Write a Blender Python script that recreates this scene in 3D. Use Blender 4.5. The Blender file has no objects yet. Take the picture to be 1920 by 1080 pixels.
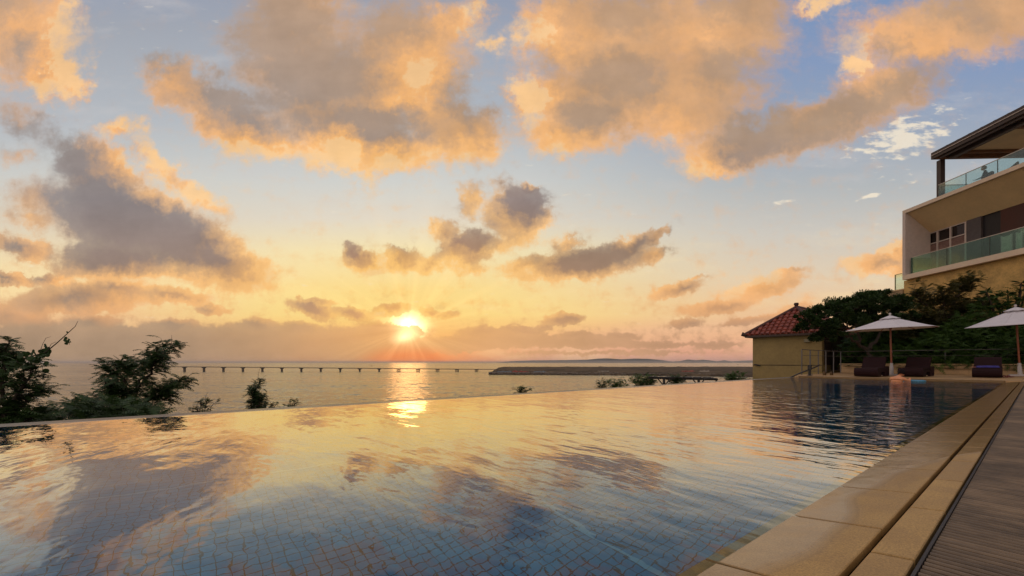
import bpy, bmesh, math, random
from mathutils import Vector, Matrix, Euler
R = math.radians
random.seed(7)
scene = bpy.context.scene
COL = scene.collection

# ------------------------------------------------------------------ camera
FOC = 757.0                      # focal length in photograph pixels (1920 wide)
CAM_H = 0.60                     # metres above the pool water
cam_d = bpy.data.cameras.new('camera')
cam_d.sensor_width = 36.0
cam_d.lens = FOC * 36.0 / 1920.0
cam_d.shift_y = (679.0 - 540.0) / 1920.0
cam_d.clip_start = 0.02
cam_d.clip_end = 200000.0
cam = bpy.data.objects.new('camera', cam_d)
cam.location = (0, 0, CAM_H)
cam.rotation_euler = (R(90), 0, 0)
COL.objects.link(cam)
scene.camera = cam

scene.view_settings.view_transform = 'Standard'
scene.view_settings.look = 'None'
scene.view_settings.exposure = 0.0
scene.view_settings.gamma = 1.0
scene.view_settings.use_curve_mapping = False
scene.cycles.max_bounces = 10
scene.cycles.transparent_max_bounces = 24
scene.cycles.caustics_refractive = True
scene.cycles.caustics_reflective = True
scene.cycles.sample_clamp_indirect = 6.0
scene.cycles.use_denoising = True


def lin(c):
    """sRGB 0..255 triple to linear rgba"""
    o = []
    for v in c:
        v = v / 255.0
        o.append(v / 12.92 if v <= 0.04045 else ((v + 0.055) / 1.055) ** 2.4)
    return (o[0], o[1], o[2], 1.0)


# ------------------------------------------------------------------ node helper
class NT:
    def __init__(s, tree):
        s.t = tree

    def n(s, typ, **kw):
        nd = s.t.nodes.new(typ)
        for k, v in kw.items():
            setattr(nd, k, v)
        return nd

    def put(s, sock, v):
        if v is None:
            return
        if isinstance(v, bpy.types.NodeSocket):
            s.t.links.new(v, sock)
        else:
            sock.default_value = v

    def m(s, op, a=None, b=None, c=None, clamp=False):
        nd = s.n('ShaderNodeMath', operation=op, use_clamp=clamp)
        for i, v in enumerate((a, b, c)):
            if v is not None:
                s.put(nd.inputs[i], v)
        return nd.outputs[0]

    def vm(s, op, a=None, b=None, scale=None):
        nd = s.n('ShaderNodeVectorMath', operation=op)
        if a is not None:
            s.put(nd.inputs[0], a)
        if b is not None:
            s.put(nd.inputs[1], b)
        if scale is not None:
            s.put(nd.inputs['Scale'], scale)
        return nd.outputs['Value'] if op in ('LENGTH', 'DOT_PRODUCT', 'DISTANCE') else nd.outputs[0]

    def mix(s, f, a, b, mode='MIX'):
        nd = s.n('ShaderNodeMix', data_type='RGBA', blend_type=mode)
        s.put(nd.inputs[0], f)
        s.put(nd.inputs[6], a)
        s.put(nd.inputs[7], b)
        return nd.outputs[2]

    def step(s, v, lo, hi, a=0.0, b=1.0, interp='SMOOTHSTEP'):
        nd = s.n('ShaderNodeMapRange', interpolation_type=interp)
        s.put(nd.inputs[0], v)
        for i, k in enumerate((lo, hi, a, b)):
            s.put(nd.inputs[i + 1], k)
        return nd.outputs[0]

    def ramp(s, f, stops, interp='LINEAR'):
        nd = s.n('ShaderNodeValToRGB')
        cr = nd.color_ramp
        cr.interpolation = interp
        while len(cr.elements) > 1:
            cr.elements.remove(cr.elements[-1])
        cr.elements[0].position = stops[0][0]
        cr.elements[0].color = stops[0][1]
        for p, c in stops[1:]:
            e = cr.elements.new(p)
            e.color = c
        s.put(nd.inputs[0], f)
        return nd.outputs[0]

    def noise(s, vec, scale, detail=4.0, rough=0.5, dist=0.0, lac=2.0, color=False, typ=None):
        nd = s.n('ShaderNodeTexNoise')
        if typ:
            nd.noise_type = typ
        s.put(nd.inputs['Vector'], vec)
        s.put(nd.inputs['Scale'], scale)
        nd.inputs['Detail'].default_value = detail
        nd.inputs['Roughness'].default_value = rough
        nd.inputs['Lacunarity'].default_value = lac
        nd.inputs['Distortion'].default_value = dist
        return nd.outputs['Color'] if color else nd.outputs[0]

    def comb(s, x, y, z=0.0):
        nd = s.n('ShaderNodeCombineXYZ')
        s.put(nd.inputs[0], x)
        s.put(nd.inputs[1], y)
        s.put(nd.inputs[2], z)
        return nd.outputs[0]

    def sep(s, v):
        nd = s.n('ShaderNodeSeparateXYZ')
        s.put(nd.inputs[0], v)
        return nd.outputs

    def mapping(s, vec, loc=(0, 0, 0), rot=(0, 0, 0), scale=(1, 1, 1), typ='POINT'):
        nd = s.n('ShaderNodeMapping', vector_type=typ)
        s.put(nd.inputs[0], vec)
        nd.inputs[1].default_value = loc
        nd.inputs[2].default_value = rot
        nd.inputs[3].default_value = scale
        return nd.outputs[0]


# ------------------------------------------------------------------ sky (world)
SUN_PX = (766.0, 616.0)
sun_vec = Vector(((SUN_PX[0] - 960) / FOC, 1.0, (679 - SUN_PX[1]) / FOC)).normalized()
sun_el = math.asin(sun_vec.z)
sun_az = math.atan2(sun_vec.x, sun_vec.y)

# every cloud of the sky: where it stands (bearing / height, in hundredths of the focal length scale),
# half widths, tilt and body
CLOUDS = [
    # upper left
    (20, 40, 175, 140, 20, 1), (95, 130, 95, 75, 45, 1), (110, 12, 70, 40, 0, .7), (135, 165, 40, 40, 30, .7),
    (40, 225, 130, 55, 30, .5), (100, 262, 90, 40, 25, .45), (232, 240, 75, 34, -12, .62), (30, 290, 90, 40, 0, .4),
    # big left triangle
    (180, 322, 105, 75, 35, 1), (235, 410, 200, 95, 20, 1), (335, 455, 190, 75, 24, 1), (220, 490, 150, 50, 0, .9),
    (430, 500, 110, 46, 10, .95), (80, 375, 130, 60, 10, .5), (290, 305, 90, 38, 50, .62), (365, 365, 120, 36, 32, .55),
    (60, 410, 110, 34, 12, .45),
    (55, 465, 62, 34, 20, .8), (5, 450, 40, 30, 0, .55), (28, 522, 55, 17, 8, .8), (100, 524, 48, 20, 0, .8),
    (160, 560, 190, 38, -4, .85), (230, 545, 80, 30, 0, .8), (330, 556, 110, 20, 4, .7), (398, 582, 46, 14, 4, .65),
    (20, 590, 90, 34, 10, .55),
    # upper centre
    (345, 158, 110, 62, 20, .95), (430, 215, 150, 78, 25, 1), (560, 90, 175, 150, 10, 1), (640, 190, 205, 140, 0, 1),
    (760, 120, 170, 170, 0, 1), (835, 50, 90, 80, -20, .8), (700, 282, 215, 56, 0, .95), (850, 245, 130, 78, 20, 1),
    (500, 265, 130, 46, 25, .7), (560, 10, 130, 60, 0, .9), (925, 85, 46, 36, 0, .6), (885, 15, 50, 40, 0, .6),
    (690, 325, 60, 34, 70, .5),
    # upper right
    (1040, 60, 100, 110, 0, .95), (1150, 70, 220, 150, 0, 1), (1330, 60, 200, 120, 0, 1), (1130, 185, 210, 100, 0, 1),
    (1300, 170, 190, 130, 0, .95), (990, 190, 75, 70, 0, .8), (1080, 250, 140, 60, 0, .8), (1385, 270, 150, 60, -14, .9),
    (1330, 312, 90, 32, 0, .7), (1530, 235, 210, 66, -18, .9), (1660, 175, 150, 80, -22, .9), (1750, 60, 240, 90, -4, .9),
    (1880, 15, 150, 90, 0, .85), (1540, 8, 90, 28, -8, .7), (1610, 125, 60, 42, -30, .85), (1400, 20, 120, 80, 0, .8),
    # cumulus above the sun
    (970, 398, 76, 72, 0, 1), (886, 376, 38, 48, 0, .6), (990, 350, 22, 22, 0, .8),
    (872, 464, 66, 44, -12, 1), (835, 430, 36, 34, 0, .7), (930, 460, 40, 20, 0, .5),
    (678, 486, 48, 30, 30, .95), (752, 490, 54, 30, 12, .95), (664, 466, 24, 22, 0, .75), (808, 494, 38, 22, -20, .65), (885, 502, 38, 17, -12, .55),
    # lens shaped cloud
    (1085, 494, 158, 38, -6, 1), (1175, 468, 78, 26, -25, .95), (1226, 446, 36, 16, -30, .8), (1224, 478, 44, 20, -10, .75),
    (1070, 455, 50, 20, -10, .6), (985, 500, 60, 24, 0, .7),
    # small low ones
    (590, 580, 58, 20, 14, .9), (600, 565, 66, 10, 6, .55), (667, 588, 42, 16, 8, .9), (735, 579, 44, 17, -8, .85),
    (810, 584, 28, 9, 8, .75), (838, 591, 24, 8, 8, .75), (1055, 599, 50, 14, -4, .9), (772, 622, 26, 10, 0, .85),
    (560, 556, 14, 8, 0, .5), (875, 505, 30, 10, 0, .4), (1020, 612, 26, 8, 0, .6),
    # right
    (1265, 542, 66, 18, -12, .75), (1300, 522, 34, 8, -8, .5), (1345, 576, 85, 20, -10, .72), (1430, 540, 105, 26, -14, .72),
    (1470, 513, 60, 12, -6, .5), (1285, 605, 50, 14, -5, .55), (1630, 496, 70, 26, -4, .85), (1680, 472, 60, 30, -25, .85), (1690, 505, 80, 20, 0, .7),
    (1400, 600, 90, 12, -8, .45), (1480, 585, 80, 16, -12, .5),
    # bank on the horizon
    (60, 658, 260, 54, 0, 1), (280, 656, 240, 50, 0, 1), (480, 654, 200, 50, 0, 1), (650, 658, 140, 48, 4, 1),
    (485, 610, 46, 20, 0, .8), (330, 612, 60, 18, 0, .7), (170, 606, 70, 18, 0, .7), (725, 628, 70, 26, 6, 1), (560, 618, 60, 18, 0, .7),
    (850, 644, 120, 20, -3, .9), (960, 638, 110, 17, 0, .85), (905, 622, 50, 13, 0, .7), (980, 618, 56, 9, 0, .75),
    (1090, 642, 120, 14, 0, .75), (1080, 630, 50, 9, 0, .7), (1230, 648, 80, 9, 0, .7), (1340, 648, 60, 8, 0, .6),
    (1160, 632, 50, 9, 0, .6), (1150, 662, 260, 6, 0, .45),
]
# patches where a cloud is thin and glows (+) or is deep and grey (-)
GLOW = [
    (60, 90, 130, 110, .55), (350, 160, 90, 70, .35), (540, 285, 120, 40, .35), (790, 150, 80, 110, .65), (800, 60, 70, 120, .35), (640, 270, 70, 70, .55),
    (900, 260, 60, 60, .25), (860, 30, 60, 60, .8), (930, 85, 60, 50, .9), (1040, 40, 90, 110, .5), (990, 180, 60, 60, .8),
    (1290, 40, 130, 120, .35), (1260, 260, 90, 60, .4), (1620, 130, 70, 60, .75), (1540, 10, 80, 30, .8), (280, 300, 70, 50, 1.0), (370, 360, 110, 45, 1.0),
    (430, 480, 90, 40, .4), (250, 525, 200, 14, .45), (235, 240, 70, 40, .5), (992, 334, 24, 18, .9), (1020, 430, 30, 40, .5), (1700, 50, 140, 60, .2),
    (300, 560, 160, 30, .35), (1430, 540, 130, 60, .5), (1660, 490, 90, 40, .55),
]
DEEP = [
    (180, 350, 130, 80, .5), (260, 440, 190, 80, .8), (520, 90, 130, 110, .55), (600, 200, 130, 90, .45), (740, 250, 70, 50, .75), (870, 255, 70, 50, .6), (440, 200, 80, 50, .4),
    (1130, 210, 130, 80, .5), (1450, 260, 220, 70, .65), (1640, 190, 100, 50, .5), (40, 250, 110, 60, .8), (975, 385, 60, 60, .5), (1110, 480, 140, 35, .45),
    (880, 370, 40, 50, .3), (200, 660, 420, 50, .4),
]


def blob_field(t, P, items, out='max'):
    acc = None
    for it in items:
        x, y, rx, ry = it[:4]
        rot, st = (it[4], it[5]) if len(it) == 6 else (0, it[4])
        mp = t.mapping(P, (x / 100, y / 100, 0), (0, 0, R(rot)), (rx / 100 * 1.18, ry / 100 * 1.18, 1), 'TEXTURE')
        g = t.n('ShaderNodeTexGradient', gradient_type='SPHERICAL')
        t.put(g.inputs[0], mp)
        v = t.m('MULTIPLY', g.outputs['Fac'], st) if st != 1 else g.outputs['Fac']
        if acc is None:
            acc = v
        elif out == 'max':
            acc = t.m('SMOOTH_MAX', acc, v, 0.22)
        else:
            acc = t.m('ADD', acc, v)
    return acc


def cloud_group():
    gt = bpy.data.node_groups.new('cloud_field', 'ShaderNodeTree')
    gt.interface.new_socket('P', in_out='INPUT', socket_type='NodeSocketVector')
    gt.interface.new_socket('F', in_out='OUTPUT', socket_type='NodeSocketFloat')
    t = NT(gt)
    gi = t.n('NodeGroupInput')
    go = t.n('NodeGroupOutput')
    t.put(go.inputs[0], blob_field(t, gi.outputs[0], CLOUDS))
    return gt


def build_world():
    w = bpy.data.worlds.new('World')
    scene.world = w
    w.use_nodes = True
    t = NT(w.node_tree)
    w.node_tree.nodes.clear()
    tc = t.n('ShaderNodeTexCoord')
    D = tc.outputs['Generated']
    dx, dy, dz = t.sep(D)
    dyc = t.m('MAXIMUM', dy, 0.12)
    X = t.m('MULTIPLY_ADD', t.m('DIVIDE', dx, dyc), 7.57, 9.60)
    Y = t.m('MULTIPLY_ADD', t.m('DIVIDE', dz, dyc), -7.57, 6.79)
    P = t.comb(X, Y)
    e = t.step(Y, 6.4, 1.0, 0, 1, 'LINEAR')
    # turbulence: coarse billows high up, fine ones towards the horizon
    nA = t.vm('SUBTRACT', t.noise(P, 0.75, 4, .55, color=True), (.5, .5, .5))
    nB = t.vm('SUBTRACT', t.noise(P, 2.3, 9, .62, color=True), (.5, .5, .5))
    nC = t.vm('SUBTRACT', t.noise(P, 7.0, 5, .6, color=True), (.5, .5, .5))
    ampA = t.m('MULTIPLY_ADD', e, 0.9, 0.0)
    ampB = t.m('MULTIPLY_ADD', e, .85, 0.28)
    ampC = t.m('MULTIPLY_ADD', e, 0.16, 0.20)
    off = t.vm('ADD', t.vm('SCALE', nA, scale=ampA), t.vm('ADD', t.vm('SCALE', nB, scale=ampB), t.vm('SCALE', nC, scale=ampC)))
    # flatten the distortion's third axis
    off = t.vm('MULTIPLY', off, (1, .8, 0))
    PD = t.vm('ADD', P, off)
    grp = cloud_group()

    def field(v):
        g = t.n('ShaderNodeGroup')
        g.node_tree = grp
        t.put(g.inputs[0], v)
        return g.outputs[0]
    F = field(PD)
    S = (SUN_PX[0] / 100, SUN_PX[1] / 100, 0)
    toS = t.vm('NORMALIZE', t.vm('SUBTRACT', S, P))
    sd = t.m('MULTIPLY_ADD', e, 0.62, 0.08)
    F2 = field(t.vm('ADD', PD, t.vm('SCALE', toS, scale=sd)))
    fb = t.noise(P, 3.4, 8, .62)
    fb2 = t.noise(t.vm('ADD', P, (5.2, 1.3, 2.0)), 1.1, 6, .55)
    wisp = t.noise(t.mapping(P, scale=(1.0, 2.6, 1), rot=(0, 0, R(12))), 1.3, 7, .6)
    dens = t.m('ADD', F, t.m('MULTIPLY', t.m('SUBTRACT', fb, .5), .34))
    dens = t.m('ADD', dens, t.m('MULTIPLY', t.m('SUBTRACT', wisp, .5), .22))
    soft = t.m('MULTIPLY_ADD', e, .34, .10)
    alpha = t.step(dens, 0.17, t.m('ADD', soft, 0.17))
    # background colour
    yy = t.m('DIVIDE', Y, 6.79, clamp=True)

    def col(stops):
        return t.ramp(yy, [(y / 679.0, lin(c)) for y, c in stops])
    left = col([(0, (156, 163, 178)), (50, (162, 167, 177)), (230, (182, 187, 193)), (330, (205, 205, 200)), (420, (222, 209, 187)),
                (500, (246, 221, 172)), (545, (250, 221, 165)), (600, (238, 190, 140)), (640, (200, 160, 125)), (679, (168, 142, 126))])
    mid = col([(0, (152, 159, 175)), (200, (176, 183, 191)), (340, (208, 209, 205)), (410, (226, 217, 200)), (470, (246, 228, 178)),
               (540, (252, 222, 145)), (590, (254, 226, 138)), (620, (250, 196, 115)), (650, (242, 140, 82)), (679, (236, 118, 70))])
    right = col([(0, (124, 148, 186)), (120, (134, 154, 188)), (200, (146, 161, 185)), (350, (180, 184, 186)), (440, (206, 200, 190)),
                 (520, (226, 206, 178)), (570, (236, 198, 156)), (630, (238, 184, 142)), (660, (226, 166, 136)), (679, (196, 152, 138))])
    lm = t.step(X, 1.2, 7.2)
    mr = t.step(X, 7.6, t.step(Y, 5.9, 6.5, 15.0, 10.6))
    bg = t.mix(mr, t.mix(lm, left, mid), right)
    # thin high veil
    veil = t.m('MULTIPLY', t.step(t.noise(t.mapping(P, scale=(.5, 1.6, 1), rot=(0, 0, R(-10))), 1.0, 7, .62), .5, .75), .35)
    bg = t.mix(veil, bg, t.mix(t.step(Y, 3.2, 5.2), lin((206, 200, 198)), lin((255, 226, 172))))
    # rows of small white clouds on the right
    mk = blob_field(t, P, [(1690, 262, 120, 44, -14, 1), (1775, 243, 50, 18, -20, .8), (1690, 225, 60, 16, -20, .8), (1640, 283, 60, 22, -8, .8),
                           (1765, 205, 30, 18, 0, .7), (1630, 368, 30, 6, -14, 1.2), (1470, 380, 60, 12, -10, .5), (1700, 335, 80, 22, -10, .45)])
    mt = t.noise(t.mapping(P, scale=(3.2, 8.5, 1), rot=(0, 0, R(14))), 1.0, 4, .55)
    mka = t.m('MULTIPLY', t.step(t.m('ADD', mk, t.m('MULTIPLY', t.m('SUBTRACT', mt, .5), 2.2)), .38, .85), .8)
    mka = t.m('MULTIPLY', mka, t.step(mk, .0, .2))
    bg = t.mix(mka, bg, lin((246, 232, 208)))
    # glow round the sun
    r = t.vm('DISTANCE', t.vm('MULTIPLY', P, (1, 1.15, 1)), (S[0], S[1] * 1.15, 0))
    core = t.m('EXPONENT', t.m('MULTIPLY', t.m('POWER', t.m('DIVIDE', t.m('ADD', r, t.m('MULTIPLY', t.m('SUBTRACT', t.noise(P, 2.6, 4), .5), .26)), .26), 2.0), -1))
    halo = t.m('EXPONENT', t.m('MULTIPLY', t.m('DIVIDE', r, .75), -1))
    # clouds: thin parts are lit, deep parts grey
    glow = blob_field(t, PD, GLOW, 'add')
    deep = blob_field(t, PD, DEEP, 'add')
    thick = t.step(t.m('ADD', dens, t.m('MULTIPLY', t.m('SUBTRACT', fb2, .5), .7)), .16, 1.0)
    grad = t.m('SUBTRACT', F, F2)
    fringe = t.m('EXPONENT', t.m('MULTIPLY', r, -.28))       # back lit on every side close to the sun
    b_far = t.m('ADD', t.m('MULTIPLY_ADD', thick, .62, .26), t.m('MULTIPLY', grad, -1.6))
    b_near = t.m('ADD', t.m('MULTIPLY', thick, 1.45), t.m('MULTIPLY', grad, -1.0))
    body = t.m('ADD', t.m('MULTIPLY', b_far, t.m('SUBTRACT', 1.0, fringe)), t.m('MULTIPLY', b_near, fringe))
    body = t.m('ADD', body, t.m('MULTIPLY', t.m('SUBTRACT', fb, .5), .16))
    body = t.m('SUBTRACT', t.m('ADD', body, t.m('MULTIPLY', deep, .8)), t.m('MULTIPLY', glow, .72))
    body = t.m('ADD', body, t.m('MULTIPLY', t.step(Y, 5.85, 6.25), .75))
    body = t.step(body, -.05, 1.05, 0, 1, 'LINEAR')
    near = t.m('EXPONENT', t.m('MULTIPLY', r, -.42))
    litc = t.ramp(t.step(Y, 0, 6.79, 0, 1, 'LINEAR'), [(0, lin((243, 184, 130))), (.35, lin((249, 182, 116))), (.6, lin((253, 192, 128))), (.8, lin((250, 184, 120))), (.92, lin((226, 160, 118))), (1, lin((186, 146, 122)))])
    litc = t.mix(near, litc, lin((255, 205, 110)))
    dl = t.ramp(t.step(Y, 0, 6.79, 0, 1, 'LINEAR'), [(0, lin((184, 156, 134))), (.3, lin((160, 146, 138))), (.55, lin((142, 133, 133))), (.75, lin((150, 128, 116))), (.9, lin((174, 146, 120))), (1, lin((176, 146, 118)))])
    dr = t.ramp(t.step(Y, 0, 6.79, 0, 1, 'LINEAR'), [(0, lin((196, 158, 124))), (.35, lin((176, 148, 124))), (.55, lin((140, 128, 126))), (.7, lin((150, 126, 108))), (.9, lin((184, 144, 114))), (1, lin((204, 156, 120)))])
    dark = t.mix(t.step(X, 3.0, 10.0), dl, dr)
    dark = t.mix(t.m('MULTIPLY', t.m('EXPONENT', t.m('MULTIPLY', r, -.9)), .8), dark, lin((226, 140, 84)))
    tan = t.mix(.5, litc, dark)
    hi = t.mix(.38, litc, lin((255, 228, 178)))
    cc = t.mix(t.step(body, .0, .16), hi, litc)
    cc = t.mix(t.step(body, .10, .50), cc, tan)
    cc = t.mix(t.step(body, .40, .95), cc, dark)
    cc = t.vm('SCALE', cc, scale=t.m('ADD', t.step(fb2, .3, .7, .90, 1.04), t.m('MULTIPLY', t.m('SUBTRACT', wisp, .5), .22)))
    skyc = t.mix(t.m('MULTIPLY', alpha, t.step(dens, .17, .75, .80, .985)), bg, cc)
    # light of the low sun spilling through the haze in front of the bank
    skyc = t.mix(t.m('MULTIPLY', halo, .42), skyc, lin((255, 190, 96)), 'MIX')
    wm = t.n('ShaderNodeTexGradient', gradient_type='SPHERICAL')
    t.put(wm.inputs[0], t.mapping(P, (8.0, 6.35, 0), (0, 0, 0), (5.5, .95, 1), 'TEXTURE'))
    skyc = t.mix(t.m('MULTIPLY', t.step(wm.outputs['Fac'], 0, 1), .42), skyc, lin((255, 196, 122)))
    red = t.n('ShaderNodeTexGradient', gradient_type='SPHERICAL')
    t.put(red.inputs[0], t.mapping(P, (7.7, 6.82, 0), (0, 0, 0), (1.2, .42, 1), 'TEXTURE'))
    skyc = t.mix(t.m('MULTIPLY', t.step(red.outputs['Fac'], 0, .7), .85), skyc, lin((248, 140, 78)))
    slit = t.n('ShaderNodeTexGradient', gradient_type='SPHERICAL')
    t.put(slit.inputs[0], t.mapping(P, (7.58, 6.32, 0), (0, 0, R(-14)), (.36, .16, 1), 'TEXTURE'))
    gl = t.m('MULTIPLY', core, t.m('SUBTRACT', 1.0, t.m('MULTIPLY', alpha, .78)))
    gl = t.m('ADD', gl, t.m('MULTIPLY', t.m('POWER', slit.outputs['Fac'], 1.6), .28))
    # faint fan of rays
    vx, vy, vz = t.sep(t.vm('SUBTRACT', P, S))
    ang = t.m('ARCTAN2', vy, vx)
    ray = t.step(t.noise(t.comb(t.m('MULTIPLY', ang, 2.6), 0, 0), 1.0, 3, .6), .42, .62)
    ray = t.m('MULTIPLY', ray, t.m('EXPONENT', t.m('MULTIPLY', r, -.75)))
    skyc = t.mix(1.0, skyc, t.vm('SCALE', (.13, .095, .04), scale=ray), 'ADD')
    skyc = t.mix(1.0, skyc, t.vm('SCALE', (3.2, 2.5, 1.3), scale=gl), 'ADD')
    # the half of the sky behind the camera
    sky = t.n('ShaderNodeTexSky', sky_type='NISHITA')
    sky.sun_disc = False
    sky.sun_elevation = max(sun_el, R(4))
    sky.sun_rotation = sun_az
    back = t.vm('SCALE', sky.outputs[0], scale=0.10)
    bc = t.step(t.noise(t.vm('MULTIPLY', D, (2.2, 2.2, 4.5)), 1.0, 7, .6), .48, .66)
    back = t.mix(t.m('MULTIPLY', bc, t.step(dz, .02, .2, 0, .8)), t.mix(.7, back, lin((196, 190, 196))), lin((255, 214, 176)))
    back = t.vm('SCALE', back, scale=1.12)
    front = t.step(dy, .30, .46)
    out = t.mix(front, back, skyc)
    # below the horizon: dim sea colour
    out = t.mix(t.step(dz, -.02, -.001), lin((70, 70, 66)), out)
    b = t.n('ShaderNodeBackground')
    t.put(b.inputs[0], out)
    b.inputs[1].default_value = 1.0
    o = t.n('ShaderNodeOutputWorld')
    t.t.links.new(b.outputs[0], o.inputs[0])
    w.cycles.sampling_method = 'MANUAL'
    w.cycles.sample_map_resolution = 512


build_world()

# ------------------------------------------------------------------ sun, veiled by the bank of cloud
sun_d = bpy.data.lights.new('sun', 'SUN')
sun_d.energy = 0.02
sun_d.angle = R(5)
sun_d.color = (1.0, 0.42, 0.12)
sun = bpy.data.objects.new('sun', sun_d)
sun.rotation_euler = sun_vec.to_track_quat('Z', 'Y').to_euler()
sun.location = (0, 0, 60)
COL.objects.link(sun)

# ------------------------------------------------------------------ frame of the pool
TH = math.atan2(1947 - 960, FOC)
CS, SN = math.cos(TH), math.sin(TH)


def W(D, T, z=0.0):
    """D metres left of the camera across the pool, T metres along it"""
    return Vector((-D * CS + T * SN, D * SN + T * CS, z))


def PX(px, y, py=None, z=None):
    """a point y metres in front, at a bearing read from the photograph"""
    return Vector(((px - 960) / FOC * y, y, z if z is not None else CAM_H - (py - 679) / FOC * y))


# ------------------------------------------------------------------ mesh builder
class MB:
    def __init__(s):
        s.v, s.f, s.sm = [], [], []

    def add(s, vs, fs, smooth=False):
        o = len(s.v)
        s.v += [tuple(v) for v in vs]
        s.f += [tuple(i + o for i in f) for f in fs]
        s.sm += [smooth] * len(fs)

    def quad(s, a, b, c, d):
        s.add((a, b, c, d), ((0, 1, 2, 3),))

    def box(s, c, size, rz=0.0, M=None, bev=0.0):
        hx, hy, hz = size[0] / 2, size[1] / 2, size[2] / 2
        m = Matrix.Translation(Vector(c)) @ (M.to_4x4() if M else Matrix.Rotation(rz, 4, 'Z'))
        if bev <= 0:
            vs = [m @ Vector((x, y, z)) for z in (-hz, hz) for x, y in ((-hx, -hy), (hx, -hy), (hx, hy), (-hx, hy))]
            s.add(vs, ((3, 2, 1, 0), (4, 5, 6, 7), (0, 1, 5, 4), (1, 2, 6, 5), (2, 3, 7, 6), (3, 0, 4, 7)))
        else:
            bm = bmesh.new()
            bmesh.ops.create_cube(bm, size=1.0)
            bmesh.ops.scale(bm, vec=(size[0], size[1], size[2]), verts=bm.verts)
            bmesh.ops.bevel(bm, geom=list(bm.edges), offset=bev, segments=2, affect='EDGES', profile=.7)
            bm.verts.index_update()
            s.add([m @ v.co for v in bm.verts], [[v.index for v in f.verts] for f in bm.faces])
            bm.free()

    def poly(s, pts, z0, z1):
        """vertical prism over a ground outline (points with x, y)"""
        n = len(pts)
        vs = [(p[0], p[1], z0) for p in pts] + [(p[0], p[1], z1) for p in pts]
        fs = [tuple(range(n - 1, -1, -1)), tuple(range(n, 2 * n))] + [(i, (i + 1) % n, n + (i + 1) % n, n + i) for i in range(n)]
        s.add(vs, fs)

    def tube(s, pts, rad, n=8, cap=True, smooth=True):
        pts = [Vector(p) for p in pts]
        rad = rad if isinstance(rad, (list, tuple)) else [rad] * len(pts)
        vs, fs = [], []
        ref = None
        for i, p in enumerate(pts):
            d = (pts[min(i + 1, len(pts) - 1)] - pts[max(i - 1, 0)]).normalized()
            if ref is None:
                ref = Vector((0, 0, 1)) if abs(d.z) < .9 else Vector((1, 0, 0))
            a = d.cross(ref).normalized()
            b = a.cross(d).normalized()
            ref = b
            for k in range(n):
                t = 2 * math.pi * k / n
                vs.append(p + (a * math.cos(t) + b * math.sin(t)) * rad[i])
        for i in range(len(pts) - 1):
            for k in range(n):
                k2 = (k + 1) % n
                fs.append((i * n + k, i * n + k2, (i + 1) * n + k2, (i + 1) * n + k))
        s.add(vs, fs, smooth)
        if cap:
            m = (len(pts) - 1) * n
            s.add([vs[k] for k in range(n)], (tuple(range(n)),))
            s.add([vs[m + k] for k in range(n)], (tuple(range(n - 1, -1, -1)),))

    def lathe(s, prof, c=(0, 0, 0), n=16, M=None):
        vs, fs = [], []
        for r, z in prof:
            for k in range(n):
                t = 2 * math.pi * k / n
                p = Vector((r * math.cos(t), r * math.sin(t), z))
                vs.append((M @ p if M else p) + Vector(c))
        for i in range(len(prof) - 1):
            for k in range(n):
                k2 = (k + 1) % n
                fs.append((i * n + k, i * n + k2, (i + 1) * n + k2, (i + 1) * n + k))
        s.add(vs, fs, True)

    def build(s, name, mat, parent=None, loc=(0, 0, 0)):
        me = bpy.data.meshes.new(name)
        L = Vector(loc)
        me.from_pydata([(v[0] - L.x, v[1] - L.y, v[2] - L.z) for v in s.v], [], s.f)
        me.polygons.foreach_set('use_smooth', s.sm)
        me.materials.append(mat)
        me.update()
        o = bpy.data.objects.new(name, me)
        COL.objects.link(o)
        if parent is not None:
            o.parent = parent
        else:
            o.location = L
        return o


def tag(o, label=None, cat=None, group=None, kind=None):
    for k, v in (('label', label), ('category', cat), ('group', group), ('kind', kind)):
        if v:
            o[k] = v
    return o


def thing(name, label, cat, loc=(0, 0, 0), rz=0.0, group=None):
    o = bpy.data.objects.new(name, None)
    o.location = loc
    o.rotation_euler = (0, 0, rz)
    o.empty_display_size = .2
    COL.objects.link(o)
    return tag(o, label, cat, group)


def copy_tree(o, parent=None):
    c = o.copy()
    COL.objects.link(c)
    c.parent = parent
    for ch in list(o.children):
        copy_tree(ch, c)
    return c


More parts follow.
